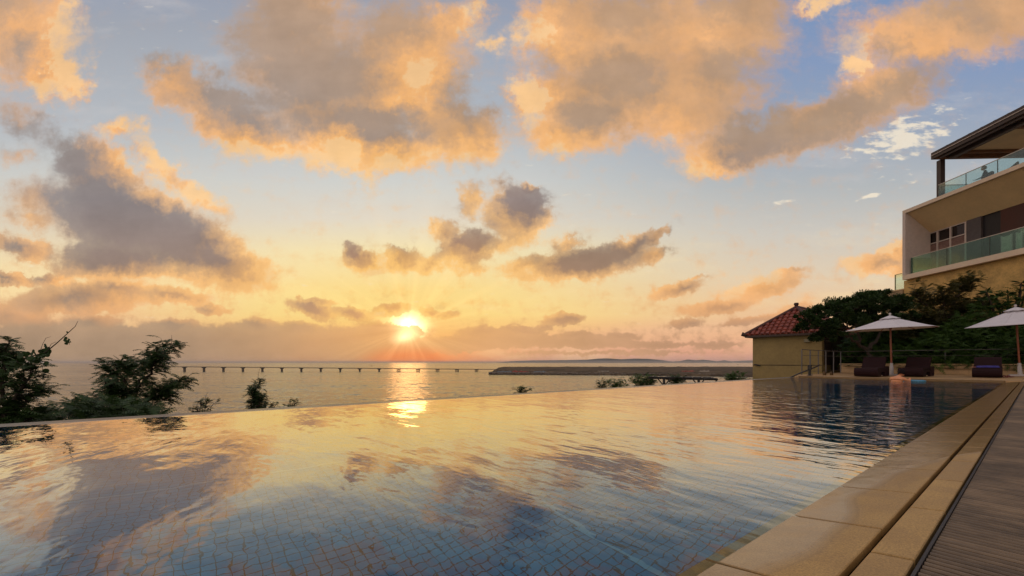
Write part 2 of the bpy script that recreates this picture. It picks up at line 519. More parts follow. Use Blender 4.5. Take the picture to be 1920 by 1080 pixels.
# ------------------------------------------------------------------ materials
def mat(name, col=(200, 200, 200), rough=.6, metal=0.0, var=.25, scale=6.0, bump=0.0, bscale=40.0, spec=.5, raw=None, island=0.0):
    """plain procedural material: colour broken up by two scales of noise, with a fine bump"""
    m = bpy.data.materials.new(name)
    m.use_nodes = True
    t = NT(m.node_tree)
    b = m.node_tree.nodes['Principled BSDF']
    tc = t.n('ShaderNodeTexCoord').outputs['Object']
    c = raw if raw else lin(col)
    n1 = t.noise(tc, scale, 5, .6)
    n2 = t.noise(tc, scale * 7.3, 3, .5)
    f = t.m('ADD', t.m('MULTIPLY', n1, .7), t.m('MULTIPLY', n2, .3))
    lo = tuple(v * (1 - var) for v in c[:3]) + (1,)
    hi = tuple(min(1, v * (1 + var)) for v in c[:3]) + (1,)
    cc = t.mix(t.step(f, .3, .7), lo, hi)
    if island:
        r = t.n('ShaderNodeNewGeometry').outputs['Random Per Island']
        cc = t.vm('SCALE', cc, scale=t.m('MULTIPLY_ADD', r, island * 2, 1 - island))
    t.put(b.inputs['Base Color'], cc)
    t.put(b.inputs['Roughness'], t.step(n1, .2, .8, max(0, rough - .08), min(1, rough + .08)))
    b.inputs['Metallic'].default_value = metal
    b.inputs['Specular IOR Level'].default_value = spec
    if bump:
        bp = t.n('ShaderNodeBump')
        bp.inputs['Strength'].default_value = 1.0
        bp.inputs['Distance'].default_value = bump
        t.put(bp.inputs['Height'], t.noise(tc, bscale, 4, .6))
        t.t.links.new(bp.outputs[0], b.inputs['Normal'])
    return m


def leaf_mat(name, c1, c2, trans=.25, scale=3.0):
    m = bpy.data.materials.new(name)
    m.use_nodes = True
    t = NT(m.node_tree)
    b = m.node_tree.nodes['Principled BSDF']
    geo = t.n('ShaderNodeNewGeometry')
    tc = t.n('ShaderNodeTexCoord').outputs['Object']
    f = t.m('ADD', t.m('MULTIPLY', geo.outputs['Random Per Island'], .55), t.m('MULTIPLY', t.step(t.noise(tc, scale, 3), .3, .7), .45))
    c = t.mix(f, c1 + (1,), c2 + (1,))
    t.put(b.inputs['Base Color'], c)
    b.inputs['Roughness'].default_value = .55
    b.inputs['Specular IOR Level'].default_value = .3
    tr = t.n('ShaderNodeBsdfTranslucent')
    t.put(tr.inputs[0], c)
    mx = t.n('ShaderNodeMixShader')
    mx.inputs[0].default_value = trans
    t.t.links.new(b.outputs[0], mx.inputs[1])
    t.t.links.new(tr.outputs[0], mx.inputs[2])
    t.t.links.new(mx.outputs[0], m.node_tree.nodes['Material Output'].inputs[0])
    return m


M = {}
M['stone_tile'] = None
M['metal'] = mat('brushed_steel', (120, 120, 120), .35, 1.0, .1)
M['dark_metal'] = mat('dark_painted_metal', (46, 42, 42), .4, .3, .15)
M['trunk'] = mat('bark', raw=(.055, .038, .026, 1), rough=.85, var=.4, scale=9, bump=.004, bscale=60)
M['leaf_dark'] = leaf_mat('foliage_dark', (.018, .042, .010), (.055, .10, .024))
M['leaf_mid'] = leaf_mat('foliage_mid', (.035, .08, .015), (.09, .17, .03))
M['leaf_light'] = leaf_mat('foliage_light', (.06, .13, .02), (.15, .25, .04))
M['leaf_warm'] = leaf_mat('foliage_warm', (.05, .055, .014), (.12, .11, .03))

# pool frame materials ------------------------------------------------
P_ROT = -TH        # objects of the pool carry this turn: local x runs right across, local y along the pool


def poolobj(mb, name, m, kind='structure', **kw):
    o = mb.build(name, m)
    o.rotation_euler = (0, 0, P_ROT)
    return tag(o, kind=kind, **kw)


def tile_mat():
    m = bpy.data.materials.new('pool_mosaic')
    m.use_nodes = True
    t = NT(m.node_tree)
    b = m.node_tree.nodes['Principled BSDF']
    tc = t.n('ShaderNodeTexCoord').outputs['Object']
    x, y, z = t.sep(tc)
    pit = TILE

    def groove(v, w):
        fr = t.m('ABSOLUTE', t.m('SUBTRACT', t.m('FRACT', t.m('DIVIDE', v, pit)), .5))
        return t.step(fr, .5 - w, .5 - w * .55)
    g = t.m('MAXIMUM', groove(x, .07), groove(y, .07))
    zz = groove(z, .085)
    nrm = t.sep(t.n('ShaderNodeNewGeometry').outputs['Normal'])[2]
    g = t.m('MAXIMUM', g, t.m('MULTIPLY', zz, t.m('SUBTRACT', 1.0, t.m('ABSOLUTE', nrm))))
    cell = t.vm('FLOOR', t.vm('SCALE', tc, scale=1 / pit))
    wn = t.n('ShaderNodeTexWhiteNoise')
    t.put(wn.inputs[0], cell)
    c = t.mix(wn.outputs['Value'], (.012, .235, .44, 1), (.035, .31, .52, 1))
    c = t.mix(t.step(t.noise(tc, 1.2, 5), .35, .7, 0, .35), c, (.01, .15, .30, 1))
    c = t.mix(g, c, (.004, .018, .032, 1))
    # pale marking lines let into the floor
    la = t.step(t.m('ABSOLUTE', t.m('ADD', x, LINE_D)), .016, .010)
    la = t.m('MULTIPLY', la, t.m('LESS_THAN', y, LINE_T))
    lb = t.step(t.m('ABSOLUTE', t.m('SUBTRACT', y, LINE_T)), .016, .010)
    lb = t.m('MULTIPLY', lb, t.m('GREATER_THAN', x, -LINE_D))
    c = t.mix(t.m('MULTIPLY', t.m('MAXIMUM', la, lb), .6), c, (.38, .62, .68, 1))
    t.put(b.inputs['Base Color'], c)
    b.inputs['Roughness'].default_value = .3
    return m


TILE, LINE_D, LINE_T = .06, 3.7, 1.88


def water_mat(name='pool_water_surface'):
    m = bpy.data.materials.new(name)
    m.use_nodes = True
    t = NT(m.node_tree)
    m.node_tree.nodes.clear()
    tc = t.n('ShaderNodeTexCoord').outputs['Object']
    x, y, z = t.sep(tc)
    # swell of the pool, livelier towards the far end where the swimmer is
    act = t.step(y, 1.5, 9.0, .35, 1.0)
    warp = t.vm('ADD', tc, t.vm('SCALE', t.noise(tc, .8, 2, .5, color=True), scale=.35))
    mp = t.mapping(warp, rot=(0, 0, R(38)), scale=(1.0, 2.1, 1))
    h1 = t.noise(mp, 1.1, 2, .45)
    h2 = t.noise(t.mapping(warp, rot=(0, 0, R(50)), scale=(1.0, 2.6, 1)), 3.4, 2, .5)
    h3 = t.noise(t.mapping(tc, rot=(0, 0, R(45)), scale=(1.0, 1.8, 1)), 13.0, 3, .5)
    patch = t.step(t.noise(tc, .55, 3, .5), .40, .66)
    hh = t.m('ADD', t.m('MULTIPLY', h1, .013), t.m('MULTIPLY', t.m('MULTIPLY', h2, act), .0105))
    hh = t.m('ADD', hh, t.m('MULTIPLY', t.m('MULTIPLY', h3, t.m('ADD', t.m('MULTIPLY', patch, .8), .15)), t.m('MULTIPLY', t.m('ADD', act, t.step(y, 7.0, 13.0, 0, 1.8)), .0014)))
    # rougher water against the far left corner, where it falls over the edge
    fx = t.m('MULTIPLY', t.step(y, 14.0, 18.0), t.step(x, -2.6, -5.0))
    hh = t.m('ADD', hh, t.m('MULTIPLY', t.m('MULTIPLY', t.noise(tc, 9, 4, .6), fx), .02))
    bp = t.n('ShaderNodeBump')
    bp.inputs['Strength'].default_value = 1.0
    bp.inputs['Distance'].default_value = 1.0
    t.put(bp.inputs['Height'], hh)
    fr = t.n('ShaderNodeFresnel')
    fr.inputs[0].default_value = 1.34
    t.t.links.new(bp.outputs[0], fr.inputs[1])
    f = t.m('MULTIPLY', t.m('SUBTRACT', 1.0, t.m('POWER', t.m('SUBTRACT', 1.0, fr.outputs[0], clamp=True), 3.6)), t.step(fr.outputs[0], .02, .26, .17, .86), clamp=True)
    rf = t.n('ShaderNodeBsdfRefraction')
    rf.inputs['Color'].default_value = (.72, .93, 1.0, 1)
    rf.inputs['Roughness'].default_value = 0.0
    rf.inputs['IOR'].default_value = 1.33
    gl = t.n('ShaderNodeBsdfGlossy')
    gl.inputs['Color'].default_value = (1, .93, .81, 1)
    gl.inputs['Roughness'].default_value = .015
    # short ripples, given as slopes so that they hold at a distance
    sl = t.vm('SUBTRACT', t.noise(t.mapping(tc, rot=(0, 0, R(42)), scale=(1.0, 1.7, 1)), 7.0, 3, .55, color=True), (.5, .5, .5))
    sl = t.vm('MULTIPLY', sl, (1, 1, 0))
    amp = t.m('ADD', t.step(y, 5.0, 13.0, .004, .085), t.m('MULTIPLY', fx, .25))
    nn = t.vm('NORMALIZE', t.vm('ADD', bp.outputs[0], t.vm('SCALE', sl, scale=amp)))
    t.t.links.new(bp.outputs[0], rf.inputs['Normal'])
    t.t.links.new(nn, gl.inputs['Normal'])
    mx = t.n('ShaderNodeMixShader')
    t.put(mx.inputs[0], f)
    t.t.links.new(rf.outputs[0], mx.inputs[1])
    t.t.links.new(gl.outputs[0], mx.inputs[2])
    o = t.n('ShaderNodeOutputMaterial')
    t.t.links.new(mx.outputs[0], o.inputs[0])
    return m


def coping_mat():
    m = bpy.data.materials.new('sandstone_coping')
    m.use_nodes = True
    t = NT(m.node_tree)
    b = m.node_tree.nodes['Principled BSDF']
    tc = t.n('ShaderNodeTexCoord').outputs['Object']
    x, y, z = t.sep(tc)
    geo = t.n('ShaderNodeNewGeometry')
    isl = geo.outputs['Random Per Island']
    grain = t.noise(tc, 190, 5, .75)
    blot = t.noise(tc, 5.0, 6, .62)
    big = t.noise(t.mapping(tc, scale=(2.0, .6, 1)), 1.4, 4, .6)
    c = t.mix(t.step(blot, .3, .7), (.50, .30, .10, 1), (.66, .42, .155, 1))
    c = t.mix(t.m('MULTIPLY', isl, .5), c, (.46, .29, .12, 1))
    c = t.mix(t.step(grain, .35, .65, 0, .5), c, (.12, .07, .025, 1))
    c = t.mix(t.step(big, .5, .72, 0, .45), c, (.20, .12, .055, 1))
    # where the water washes over: a film with a wavy margin
    wv = t.m('ADD', t.m('MULTIPLY', t.noise(t.comb(0, y, 0), .95, 1, .4), .5), t.m('MULTIPLY', t.step(y, 2.6, 5.0), .45))
    marg = t.m('ADD', -.70, wv)           # x of the margin
    wet = t.step(t.m('SUBTRACT', marg, x), -.03, .05)
    rim = t.m('MULTIPLY', t.step(y, 4.5, 3.0), t.step(t.m('ABSOLUTE', t.m('SUBTRACT', marg, x)), .010, .0))
    c = t.mix(t.m('MULTIPLY', wet, .35), c, (.22, .145, .08, 1))
    c = t.mix(t.m('MULTIPLY', rim, .14), c, (.09, .055, .03, 1))
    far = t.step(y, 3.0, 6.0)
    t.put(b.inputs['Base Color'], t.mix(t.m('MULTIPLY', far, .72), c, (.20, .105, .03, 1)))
    dry = t.step(blot, .3, .7, .50, .66)
    dry = t.m('MULTIPLY_ADD', far, -.22, dry)
    t.put(b.inputs['Roughness'], t.m('MULTIPLY_ADD', wet, t.m('SUBTRACT', .22, dry), dry))
    t.put(b.inputs['Specular IOR Level'], t.m('MULTIPLY_ADD', wet, .15, .4))
    bp = t.n('ShaderNodeBump')
    bp.inputs['Distance'].default_value = 1.0
    hh = t.m('MULTIPLY', t.m('MULTIPLY', grain, t.m('SUBTRACT', 1.0, wet)), .0012)
    hh = t.m('ADD', hh, t.m('MULTIPLY', wet, .0022))
    hh = t.m('ADD', hh, t.m('MULTIPLY', t.m('MULTIPLY', t.noise(t.mapping(tc, scale=(2, 1, 1)), 5, 2), wet), .004))
    t.put(bp.inputs['Height'], hh)
    t.t.links.new(bp.outputs[0], b.inputs['Normal'])
    return m


def deckstone_mat():
    m = bpy.data.materials.new('deck_stone')
    m.use_nodes = True
    t = NT(m.node_tree)
    b = m.node_tree.nodes['Principled BSDF']
    tc = t.n('ShaderNodeTexCoord').outputs['Object']
    br = t.n('ShaderNodeTexBrick')
    t.put(br.inputs['Vector'], tc)
    br.inputs['Scale'].default_value = 1.0
    br.inputs['Brick Width'].default_value = .6
    br.inputs['Row Height'].default_value = .6
    br.inputs['Mortar Size'].default_value = .006
    br.inputs['Color1'].default_value = (.60, .38, .17, 1)
    br.inputs['Color2'].default_value = (.50, .31, .14, 1)
    br.inputs['Mortar'].default_value = (.10, .065, .035, 1)
    c = t.mix(t.step(t.noise(tc, 2.5, 6, .6), .35, .7, 0, .4), br.outputs[0], (.24, .14, .07, 1))
    t.put(b.inputs['Base Color'], c)
    b.inputs['Roughness'].default_value = .5
    bp = t.n('ShaderNodeBump')
    bp.inputs['Distance'].default_value = .001
    t.put(bp.inputs['Height'], t.noise(tc, 120, 3))
    t.t.links.new(bp.outputs[0], b.inputs['Normal'])
    return m


M['mosaic'] = tile_mat()
M['water'] = water_mat()
M['coping'] = coping_mat()
M['deck'] = deckstone_mat()

POOL_R, POOL_L, POOL_E, POOL_S = .591, 5.85, 18.9, -5.0     # right edge, infinity edge, far end, near end
DEPTH = 1.1
DZ = .045


def build_pool():
    # basin: floor and walls (local x = -D, y = T)
    b = MB()
    x0, x1, y0, y1 = -POOL_L, -POOL_R + .03, POOL_S, POOL_E
    z0 = -DEPTH
    b.quad((x0, y0, z0), (x1, y0, z0), (x1, y1, z0), (x0, y1, z0))
    b.quad((x0, y0, z0), (x0, y1, z0), (x0, y1, -.004), (x0, y0, -.004))
    b.quad((x1, y0, z0), (x1, y0, -.03), (x1, y1, -.03), (x1, y1, z0))
    b.quad((x0, y1, z0), (x1, y1, z0), (x1, y1, .0), (x0, y1, .0))
    b.quad((x0, y0, z0), (x0, y0, 0), (x1, y0, 0), (x1, y0, z0))
    poolobj(b, 'pool_basin', M['mosaic'])
    # overflow wall on the seaward side
    w = MB()
    w.box((x0 - .15, (y0 + y1) / 2, -.952), (.294, y1 - y0, 1.9))
    w.box((x0 - .60, (y0 + y1) / 2, -1.85), (.6, y1 - y0, .1))
    w.box((x0 - .96, (y0 + y1) / 2, -1.6), (.12, y1 - y0, .6))
    poolobj(w, 'overflow_wall', mat('wet_concrete', (96, 92, 84), .35, var=.3, scale=3))
    l = MB()
    l.box((x0 - .012, (y0 + y1) / 2, -.0075), (.02, y1 - y0, .018))
    poolobj(l, 'overflow_lip', mat('pale_wet_lip', (214, 200, 186), .12, var=.1, scale=5))
    s = MB()
    n = 1
    s.quad((x0, y0, 0), (x1 - .0, y0, 0), (x1, y1, 0), (x0, y1, 0))
    poolobj(s, 'pool_water', M['water'])
    # coping: real slabs, falling towards the water, with open joints
    SL = .1215
    c = MB()

    def slab(xa, xb, ya, yb, za, zb, g=.0062, th=.03):
        xa, xb, ya, yb = xa + g, xb - g, ya + g, yb - g
        e = .003
        vs = [(xa, ya, za - th), (xb, ya, zb - th), (xb, yb, zb - th), (xa, yb, za - th),
              (xa, ya, za - e), (xb, ya, zb - e), (xb, yb, zb - e), (xa, yb, za - e),
              (xa + e, ya + e, za), (xb - e, ya + e, zb), (xb - e, yb - e, zb), (xa + e, yb - e, za)]
        fs = [(8, 9, 10, 11)]
        for i in range(4):
            j = (i + 1) % 4
            fs += [(i, j, j + 4, i + 4), (i + 4, j + 4, j + 8, i + 8)]
        c.add(vs, fs)
    xr, xg, xe = -POOL_R, -.3176, -.205
    zr, zg = -.0045, (POOL_R - .3176) * SL
    t0 = 1.224 - .61 * 12
    k = 0
    while t0 + .61 * k < 26.4:
        ya = t0 + .61 * k
        slab(xr - .037, xg, ya, ya + .61, zr, zg)
        slab(xg + .006, xe, ya + .36, ya + .97, zg + .002, zg + .012)
        k += 1
    poolobj(c, 'pool_coping', M['coping'])
    # bed under the joints, and channel edge along the grating
    u = MB()
    u.box((-.41, 10, -.16), (.43, 34, .28))
    poolobj(u, 'coping_bed', mat('dark_grout', raw=(.008, .006, .004, 1), rough=.9))
    # ribbed drainage grating: every rib a bar across the channel
    g = MB()
    y = -1.2
    zt = zg + .012
    xa, xb = -.192, 1.1
    prof = ((-.0100, -.022), (-.0092, -.004), (-.005, 0), (.005, 0), (.0092, -.004), (.0100, -.022))
    while y < 26.4:
        jj = random.uniform(-.0006, .0006)
        vs = [(xx, y + p[0], zt + p[1] + jj) for xx in (xa, xb) for p in prof]
        g.add(vs, [(i, i + 1, i + 7, i + 6) for i in range(5)] + [(0, 5, 4, 3, 2, 1)])
        y += .031
    gm = mat('grating_brown', raw=(.17, .115, .065, 1), rough=.5, var=.45, scale=2.6, island=.2)
    poolobj(g, 'deck_grating', gm)
    rl = MB()
    rl.box((-.1975, 12.6, zt - .006), (.007, 27.6, .02))
    poolobj(rl, 'grating_edge', M['dark_metal'])
    bd = MB()
    bd.box((.45, 12.6, zt - .045), (1.34, 27.7, .03))
    poolobj(bd, 'grating_bed', mat('dark_channel', (20, 16, 13), .9))
    # paving beyond the far end and away to the right
    d = MB()
    d.poly([(-POOL_L, POOL_E), (-.205, POOL_E + .0), (-.205, 26.4), (1.12, 26.4), (1.12, -6), (16, -6), (16, 32), (-6.5, 32), (-6.5, 20.6)], -.4, DZ)
    poolobj(d, 'deck', M['deck'])
    e = MB()
    e.box((-3.2, POOL_E - .03, .012), (5.2, .06, .078))
    poolobj(e, 'pool_end_edging', M['coping'])


build_pool()


def ground_z(D, T):
    if D < 5.9:
        return -1.6
    z = -1.75 - max(0, D - 6.9) * .05 if D < 13 else -2.055 - (D - 13) * .55
    if T > 19.2 and D < 13:
        z = -.6 - max(0, D - 11.5) * .5
    return z


def build_ground():
    # hillside that falls from the pool to the sea: one sheet
    mb = MB()
    nx, ny = 230, 140
    rnd = random.Random(3)
    vs = []
    for j in range(ny + 1):
        for i in range(nx + 1):
            D = -160 + (i / nx) ** 1.0 * 230
            T = -140 + j / ny * 420
            if D < 5.9:
                z = -1.6
                p = W(D, T)
                if T > 33 or D < -17:
                    z = -.5
            else:
                z = ground_z(D, T)
                z += rnd.uniform(-.12, .12) * min(1, (D - 6) / 6)
            # land falls to the sea behind the house as well
            if T > 45:
                z = min(z, -.5 - (T - 45) * .35)
            vs.append(W(D, T, max(z, -24)))
    fs = [(j * (nx + 1) + i, j * (nx + 1) + i + 1, (j + 1) * (nx + 1) + i + 1, (j + 1) * (nx + 1) + i) for j in range(ny) for i in range(nx)]
    fs = [tuple(reversed(f)) for f in fs]
    mb.add(vs, fs, True)
    o = mb.build('ground', mat('hillside_soil', raw=(.05, .045, .025, 1), rough=.95, var=.5, scale=.6, bump=.05, bscale=3))
    tag(o, kind='structure')


build_ground()


def sea_mat():
    m = bpy.data.materials.new('sea_surface')
    m.use_nodes = True
    t = NT(m.node_tree)
    b = m.node_tree.nodes['Principled BSDF']
    tc = t.n('ShaderNodeTexCoord').outputs['Object']
    b.inputs['Base Color'].default_value = (.06, .075, .055, 1)
    b.inputs['IOR'].default_value = 1.6
    patch = t.noise(t.mapping(tc, scale=(.002, .006, 1)), 1.0, 5, .6)
    t.put(b.inputs['Roughness'], t.step(patch, .35, .65, .12, .20))
    w1 = t.vm('SUBTRACT', t.noise(t.mapping(tc, scale=(.022, .055, 1)), 1.0, 4, .5, color=True), (.5, .5, .5))
    w2 = t.vm('SUBTRACT', t.noise(t.mapping(tc, scale=(.22, .34, 1)), 1.0, 3, .55, color=True), (.5, .5, .5))
    s = t.vm('ADD', t.vm('SCALE', w1, scale=.5), t.vm('SCALE', w2, scale=1.0))
    nn = t.vm('NORMALIZE', t.vm('ADD', (0, 0, 1), t.vm('MULTIPLY', s, (1, 1, 0))))
    t.t.links.new(nn, b.inputs['Normal'])
    b.inputs['Specular Tint'].default_value = (1, .84, .62, 1)
    return m


SEA_Z = -20.0


def build_sea():
    mb = MB()
    rings = [0, 60, 200, 600, 2000, 6000, 20000, 60000, 120000]
    n = 48
    vs = [(0, 0, SEA_Z)]
    for r in rings[1:]:
        for k in range(n):
            a = 2 * math.pi * k / n
            vs.append((r * math.cos(a), r * math.sin(a), SEA_Z))
    fs = [(0, 1 + k, 1 + (k + 1) % n) for k in range(n)]
    for i in range(len(rings) - 2):
        o, q = 1 + i * n, 1 + (i + 1) * n
        fs += [(o + k, q + k, q + (k + 1) % n, o + (k + 1) % n) for k in range(n)]
    mb.add(vs, fs)
    tag(mb.build('sea', sea_mat()), kind='structure')


build_sea()


def build_land():
    # low reclaimed land across the water
    rnd = random.Random(5)
    mb = MB()
    def shore_near(x):
        pts = [(-35, 662), (60, 650), (196, 624), (327, 557), (700, 470), (2600, 400)]
        for (a, b), (c, d) in zip(pts, pts[1:]):
            if x <= c:
                return b + (d - b) * (x - a) / (c - a)
        return 400
    NX, NY = 220, 26
    xs = [-35 + (i / NX) ** 1.6 * 2600 for i in range(NX + 1)]
    vs = []
    for j in range(NY + 1):
        for i, x in enumerate(xs):
            y0 = shore_near(x)
            q = j / NY
            y1 = 1560 + .05 * x
            y = y0 + (y1 - y0) * q ** 1.7
            if j == 0:
                z = SEA_Z - .5
            elif j == 1:
                z = SEA_Z + 2.4 + rnd.uniform(-.3, .3)
                y = y0 + 6
            else:
                z = -17.2 + rnd.uniform(-.5, .5) + (rnd.random() < .12) * rnd.uniform(.4, 1.8)
            xx = x
            if i == 0:
                z = SEA_Z - .5
                xx = x - 4 + rnd.uniform(-2, 2) - j * .6
            if i == 1:
                z -= .3
            vs.append((xx, y, z))
    fs = [(j * (NX + 1) + i, j * (NX + 1) + i + 1, (j + 1) * (NX + 1) + i + 1, (j + 1) * (NX + 1) + i) for j in range(NY) for i in range(NX)]
    mb.add(vs, fs)
    m = mat('reclaimed_earth', raw=(.085, .058, .033, 1), rough=.95, var=.9, scale=.016, spec=.1)
    tag(mb.build('land', m), kind='structure')
    # armour stones along the bank and spoil heaps on top
    rk = MB()
    for k in range(900):
        x = -38 + abs(rnd.gauss(0, 1)) * 110 if k < 620 else rnd.uniform(0, 900)
        y = shore_near(x) + rnd.uniform(1, 26)
        s = rnd.uniform(.5, 1.7)
        z = SEA_Z + 1.0 + min(2.0, (y - shore_near(x)) * .3)
        rock(rk, (x, y, z), s, rnd)
    tag(rk.build('armour_rocks', mat('armour_stone', raw=(.16, .125, .09, 1), rough=.9, var=.6, scale=.4)), kind='stuff',
        label='grey armour stones along the tip of the reclaimed land', cat='rocks')
    for k, (px, w, hh, col, lab) in enumerate([(982, 14, 1.6, 'red', 'heap of red sheeting near the tip of the low land'),
                                              (945, 20, 1.9, 'grey', 'grey heap nearest the tip of the low land'),
                                              (1012, 16, 1.7, 'grey', 'blue grey heap right of the red sheeting'),
                                              (966, 7, 1.8, 'red', 'small red heap left of the larger red sheeting'),
                                              (1132, 16, 1.2, 'pale', 'pale heap in the middle of the low land'),
                                              (1290, 22, 1.3, 'red', 'long rust coloured heap before the pool house'),
                                              (1322, 14, 1.3, 'pale', 'pale heap beside the long rust coloured one')]):
        h = MB()
        y = 700 if k < 4 else 760
        c = Vector(((px - 960) / FOC * y, y, -17.4))
        for q in range(14):
            rock(h, c + Vector(((q / 13 - .5) * w * 1.1, rnd.uniform(-3, 3), .4)), hh * rnd.uniform(1.1, 2.1), rnd)
        cm = {'red': (.30, .055, .035, 1), 'grey': (.13, .15, .16, 1), 'pale': (.32, .26, .2, 1)}[col]
        o = h.build('spoil_heap', mat('heap_' + col, raw=cm, rough=.8, var=.3, scale=.4), loc=c)
        tag(o, lab, 'heap', 'heaps on the low land')


def rock(mb, c, s, rnd):
    vs = []
    for (x, y, z) in ((1, 0, 0), (-1, 0, 0), (0, 1, 0), (0, -1, 0), (0, 0, 1), (0, 0, -.6)):
        k = s * rnd.uniform(.7, 1.25)
        vs.append(Vector(c) + Vector((x * k * 1.3, y * k * 1.2, z * k * .8)) + Vector((rnd.uniform(-.3, .3), rnd.uniform(-.3, .3), rnd.uniform(-.2, .2))) * s)
    mb.add(vs, ((0, 2, 4), (2, 1, 4), (1, 3, 4), (3, 0, 4), (2, 0, 5), (1, 2, 5), (3, 1, 5), (0, 3, 5)))


build_land()


def build_hills():
    # islands on the horizon, kilometres away
    rnd = random.Random(11)
    m = mat('island_forest', raw=(.10, .11, .10, 1), rough=1, var=.3, scale=.001)
    mb = MB()
    Y = 14000.0
    prof = [(930, 0), (960, 2), (1000, 3.2), (1050, 3.6), (1100, 4.5), (1122, 6.6), (1140, 7), (1165, 5.4), (1190, 6.6), (1215, 6.2), (1240, 4), (1262, .8),
            (1275, 2), (1290, 5), (1306, 3.4), (1318, 4.6), (1330, 3.4), (1345, 1.6), (1358, 3.6), (1372, 1.2), (1392, 2.6), (1440, 4), (1520, 3), (1600, 0)]
    rows = []
    for k, (px, h) in enumerate(prof):
        x = (px - 960) / FOC * Y
        hh = h / FOC * Y + 22
        if h == 0:
            hh = 0
        rows.append([(x, Y - 500, SEA_Z - 30), (x + rnd.uniform(-60, 60), Y - 150, SEA_Z + hh * .6), (x, Y, SEA_Z + hh), (x, Y + 700, SEA_Z - 30)])
    vs = [p for r in rows for p in r]
    fs = []
    for i in range(len(rows) - 1):
        for j in range(3):
            fs.append((i * 4 + j, (i + 1) * 4 + j, (i + 1) * 4 + j + 1, i * 4 + j + 1))
    mb.add(vs, fs, True)
    tag(mb.build('hills', m), kind='structure')


build_hills()


def build_jetty():
    Y = 890.0
    m = mat('jetty_concrete', raw=(.10, .075, .055, 1), rough=.8, var=.2, scale=.2)
    x0 = (262 - 960) / FOC * Y
    x1 = (934 - 960) / FOC * Y

    def dz(px):
        return CAM_H - ((9.3 + (px - 340) / 580 * 5.0)) / FOC * Y
    root = thing('jetty', 'long thin jetty on piers across the sea to the low land', 'jetty', (x0, Y, SEA_Z))
    L = (x0, Y, SEA_Z)
    d = MB()
    n = 20
    for k in range(n):
        a, b = 262 + (934 - 262) * k / n, 262 + (934 - 262) * (k + 1) / n
        xa, xb = (a - 960) / FOC * Y, (b - 960) / FOC * Y
        za, zb = dz(a), dz(b)
        for (o, h, w) in ((0, 1.2, 7.0),):
            vs = [(xa, Y - w / 2, za), (xb, Y - w / 2, zb), (xb, Y + w / 2, zb), (xa, Y + w / 2, za),
                  (xa, Y - w / 2, za + h), (xb, Y - w / 2, zb + h), (xb, Y + w / 2, zb + h), (xa, Y + w / 2, za + h)]
            d.add(vs, ((3, 2, 1, 0), (4, 5, 6, 7), (0, 1, 5, 4), (2, 3, 7, 6)) + (((0, 4, 7, 3),) if k == 0 else ()) + (((1, 2, 6, 5),) if k == n - 1 else ()))
    d.build('deck', m, root, L)
    r = MB()
    r.tube([((262 - 960) / FOC * Y, Y - 3.4, dz(262) + 2.2), ((934 - 960) / FOC * Y, Y - 3.4, dz(934) + 2.2)], .12, 5)
    r.build('railing', m, root, L)
    for k in range(17):
        px = 346 + 36.5 * (k - 1)
        x = (px - 960) / FOC * Y
        zt = dz(px) + .01
        p = MB()
        if k < 12:
            p.box((x, Y, (SEA_Z + zt) / 2 - .5), (2.4, 4.5, zt - SEA_Z + 1 - .9))
            p.add([(x - 4.2, Y - 3, zt), (x + 4.2, Y - 3, zt), (x + 4.2, Y + 3, zt), (x - 4.2, Y + 3, zt),
                   (x - 1.6, Y - 2, zt - 2.2), (x + 1.6, Y - 2, zt - 2.2), (x + 1.6, Y + 2, zt - 2.2), (x - 1.6, Y + 2, zt - 2.2)],
                  ((0, 1, 5, 4), (1, 2, 6, 5), (2, 3, 7, 6), (3, 0, 4, 7)))
        else:
            p.box((x, Y, zt - .5), (8.5, 5, 1.0))
            for s in (-1, 0, 1):
                p.tube([(x + s * 2.6, Y, zt - 1.0), (x + s * 3.4, Y, SEA_Z - .5)], .75, 6)
            p.box((x, Y, SEA_Z + 1.0), (8.0, 4, .8))
        p.build('pier', m, root, L)


build_jetty()

# ------------------------------------------------------------------ plants
def rand_dir(rnd, zmin=-1.0, zmax=1.0):
    z = rnd.uniform(zmin, zmax)
    a = rnd.uniform(0, 2 * math.pi)
    q = math.sqrt(max(0, 1 - z * z))
    return Vector((q * math.cos(a), q * math.sin(a), z))


def leaf(mb, p, d, ln, wd, rnd, fold=.25):
    """one pointed leaf folded along its rib"""
    d = d.normalized()
    s = d.cross(Vector((0, 0, 1)))
    if s.length < .05:
        s = Vector((1, 0, 0))
    s = (Matrix.Rotation(rnd.uniform(-.9, .9), 3, d) @ s.normalized())
    u = s.cross(d)
    m = p + d * ln * .5
    mb.add((p, m + s * wd / 2 + u * wd * fold, p + d * ln, m - s * wd / 2 + u * wd * fold), ((0, 1, 2), (0, 2, 3)))


def frond(mb, p, d, ln, n, ll, lw, rnd, droop=.6):
    """feathery compound leaf: two rows of leaflets along a drooping stalk"""
    d = d.normalized()
    pos = p.copy()
    st = ln / n
    for k in range(n):
        d = (d + Vector((0, 0, -droop / n))).normalized()
        pos = pos + d * st
        s = d.cross(Vector((0, 0, 1)))
        if s.length < .05:
            s = Vector((1, 0, 0))
        s.normalize()
        taper = math.sin(math.pi * (k + .8) / (n + .8)) * .6 + .4
        for sg in (-1, 1):
            dd = (s * sg + d * .45 + Vector((0, 0, -.35 + rnd.uniform(-.25, .2)))).normalized()
            a = d * lw * .5
            e = pos + dd * ll * taper
            mb.add((pos - a, pos + a, e + a * .4, e - a * .4), ((0, 1, 2, 3),))


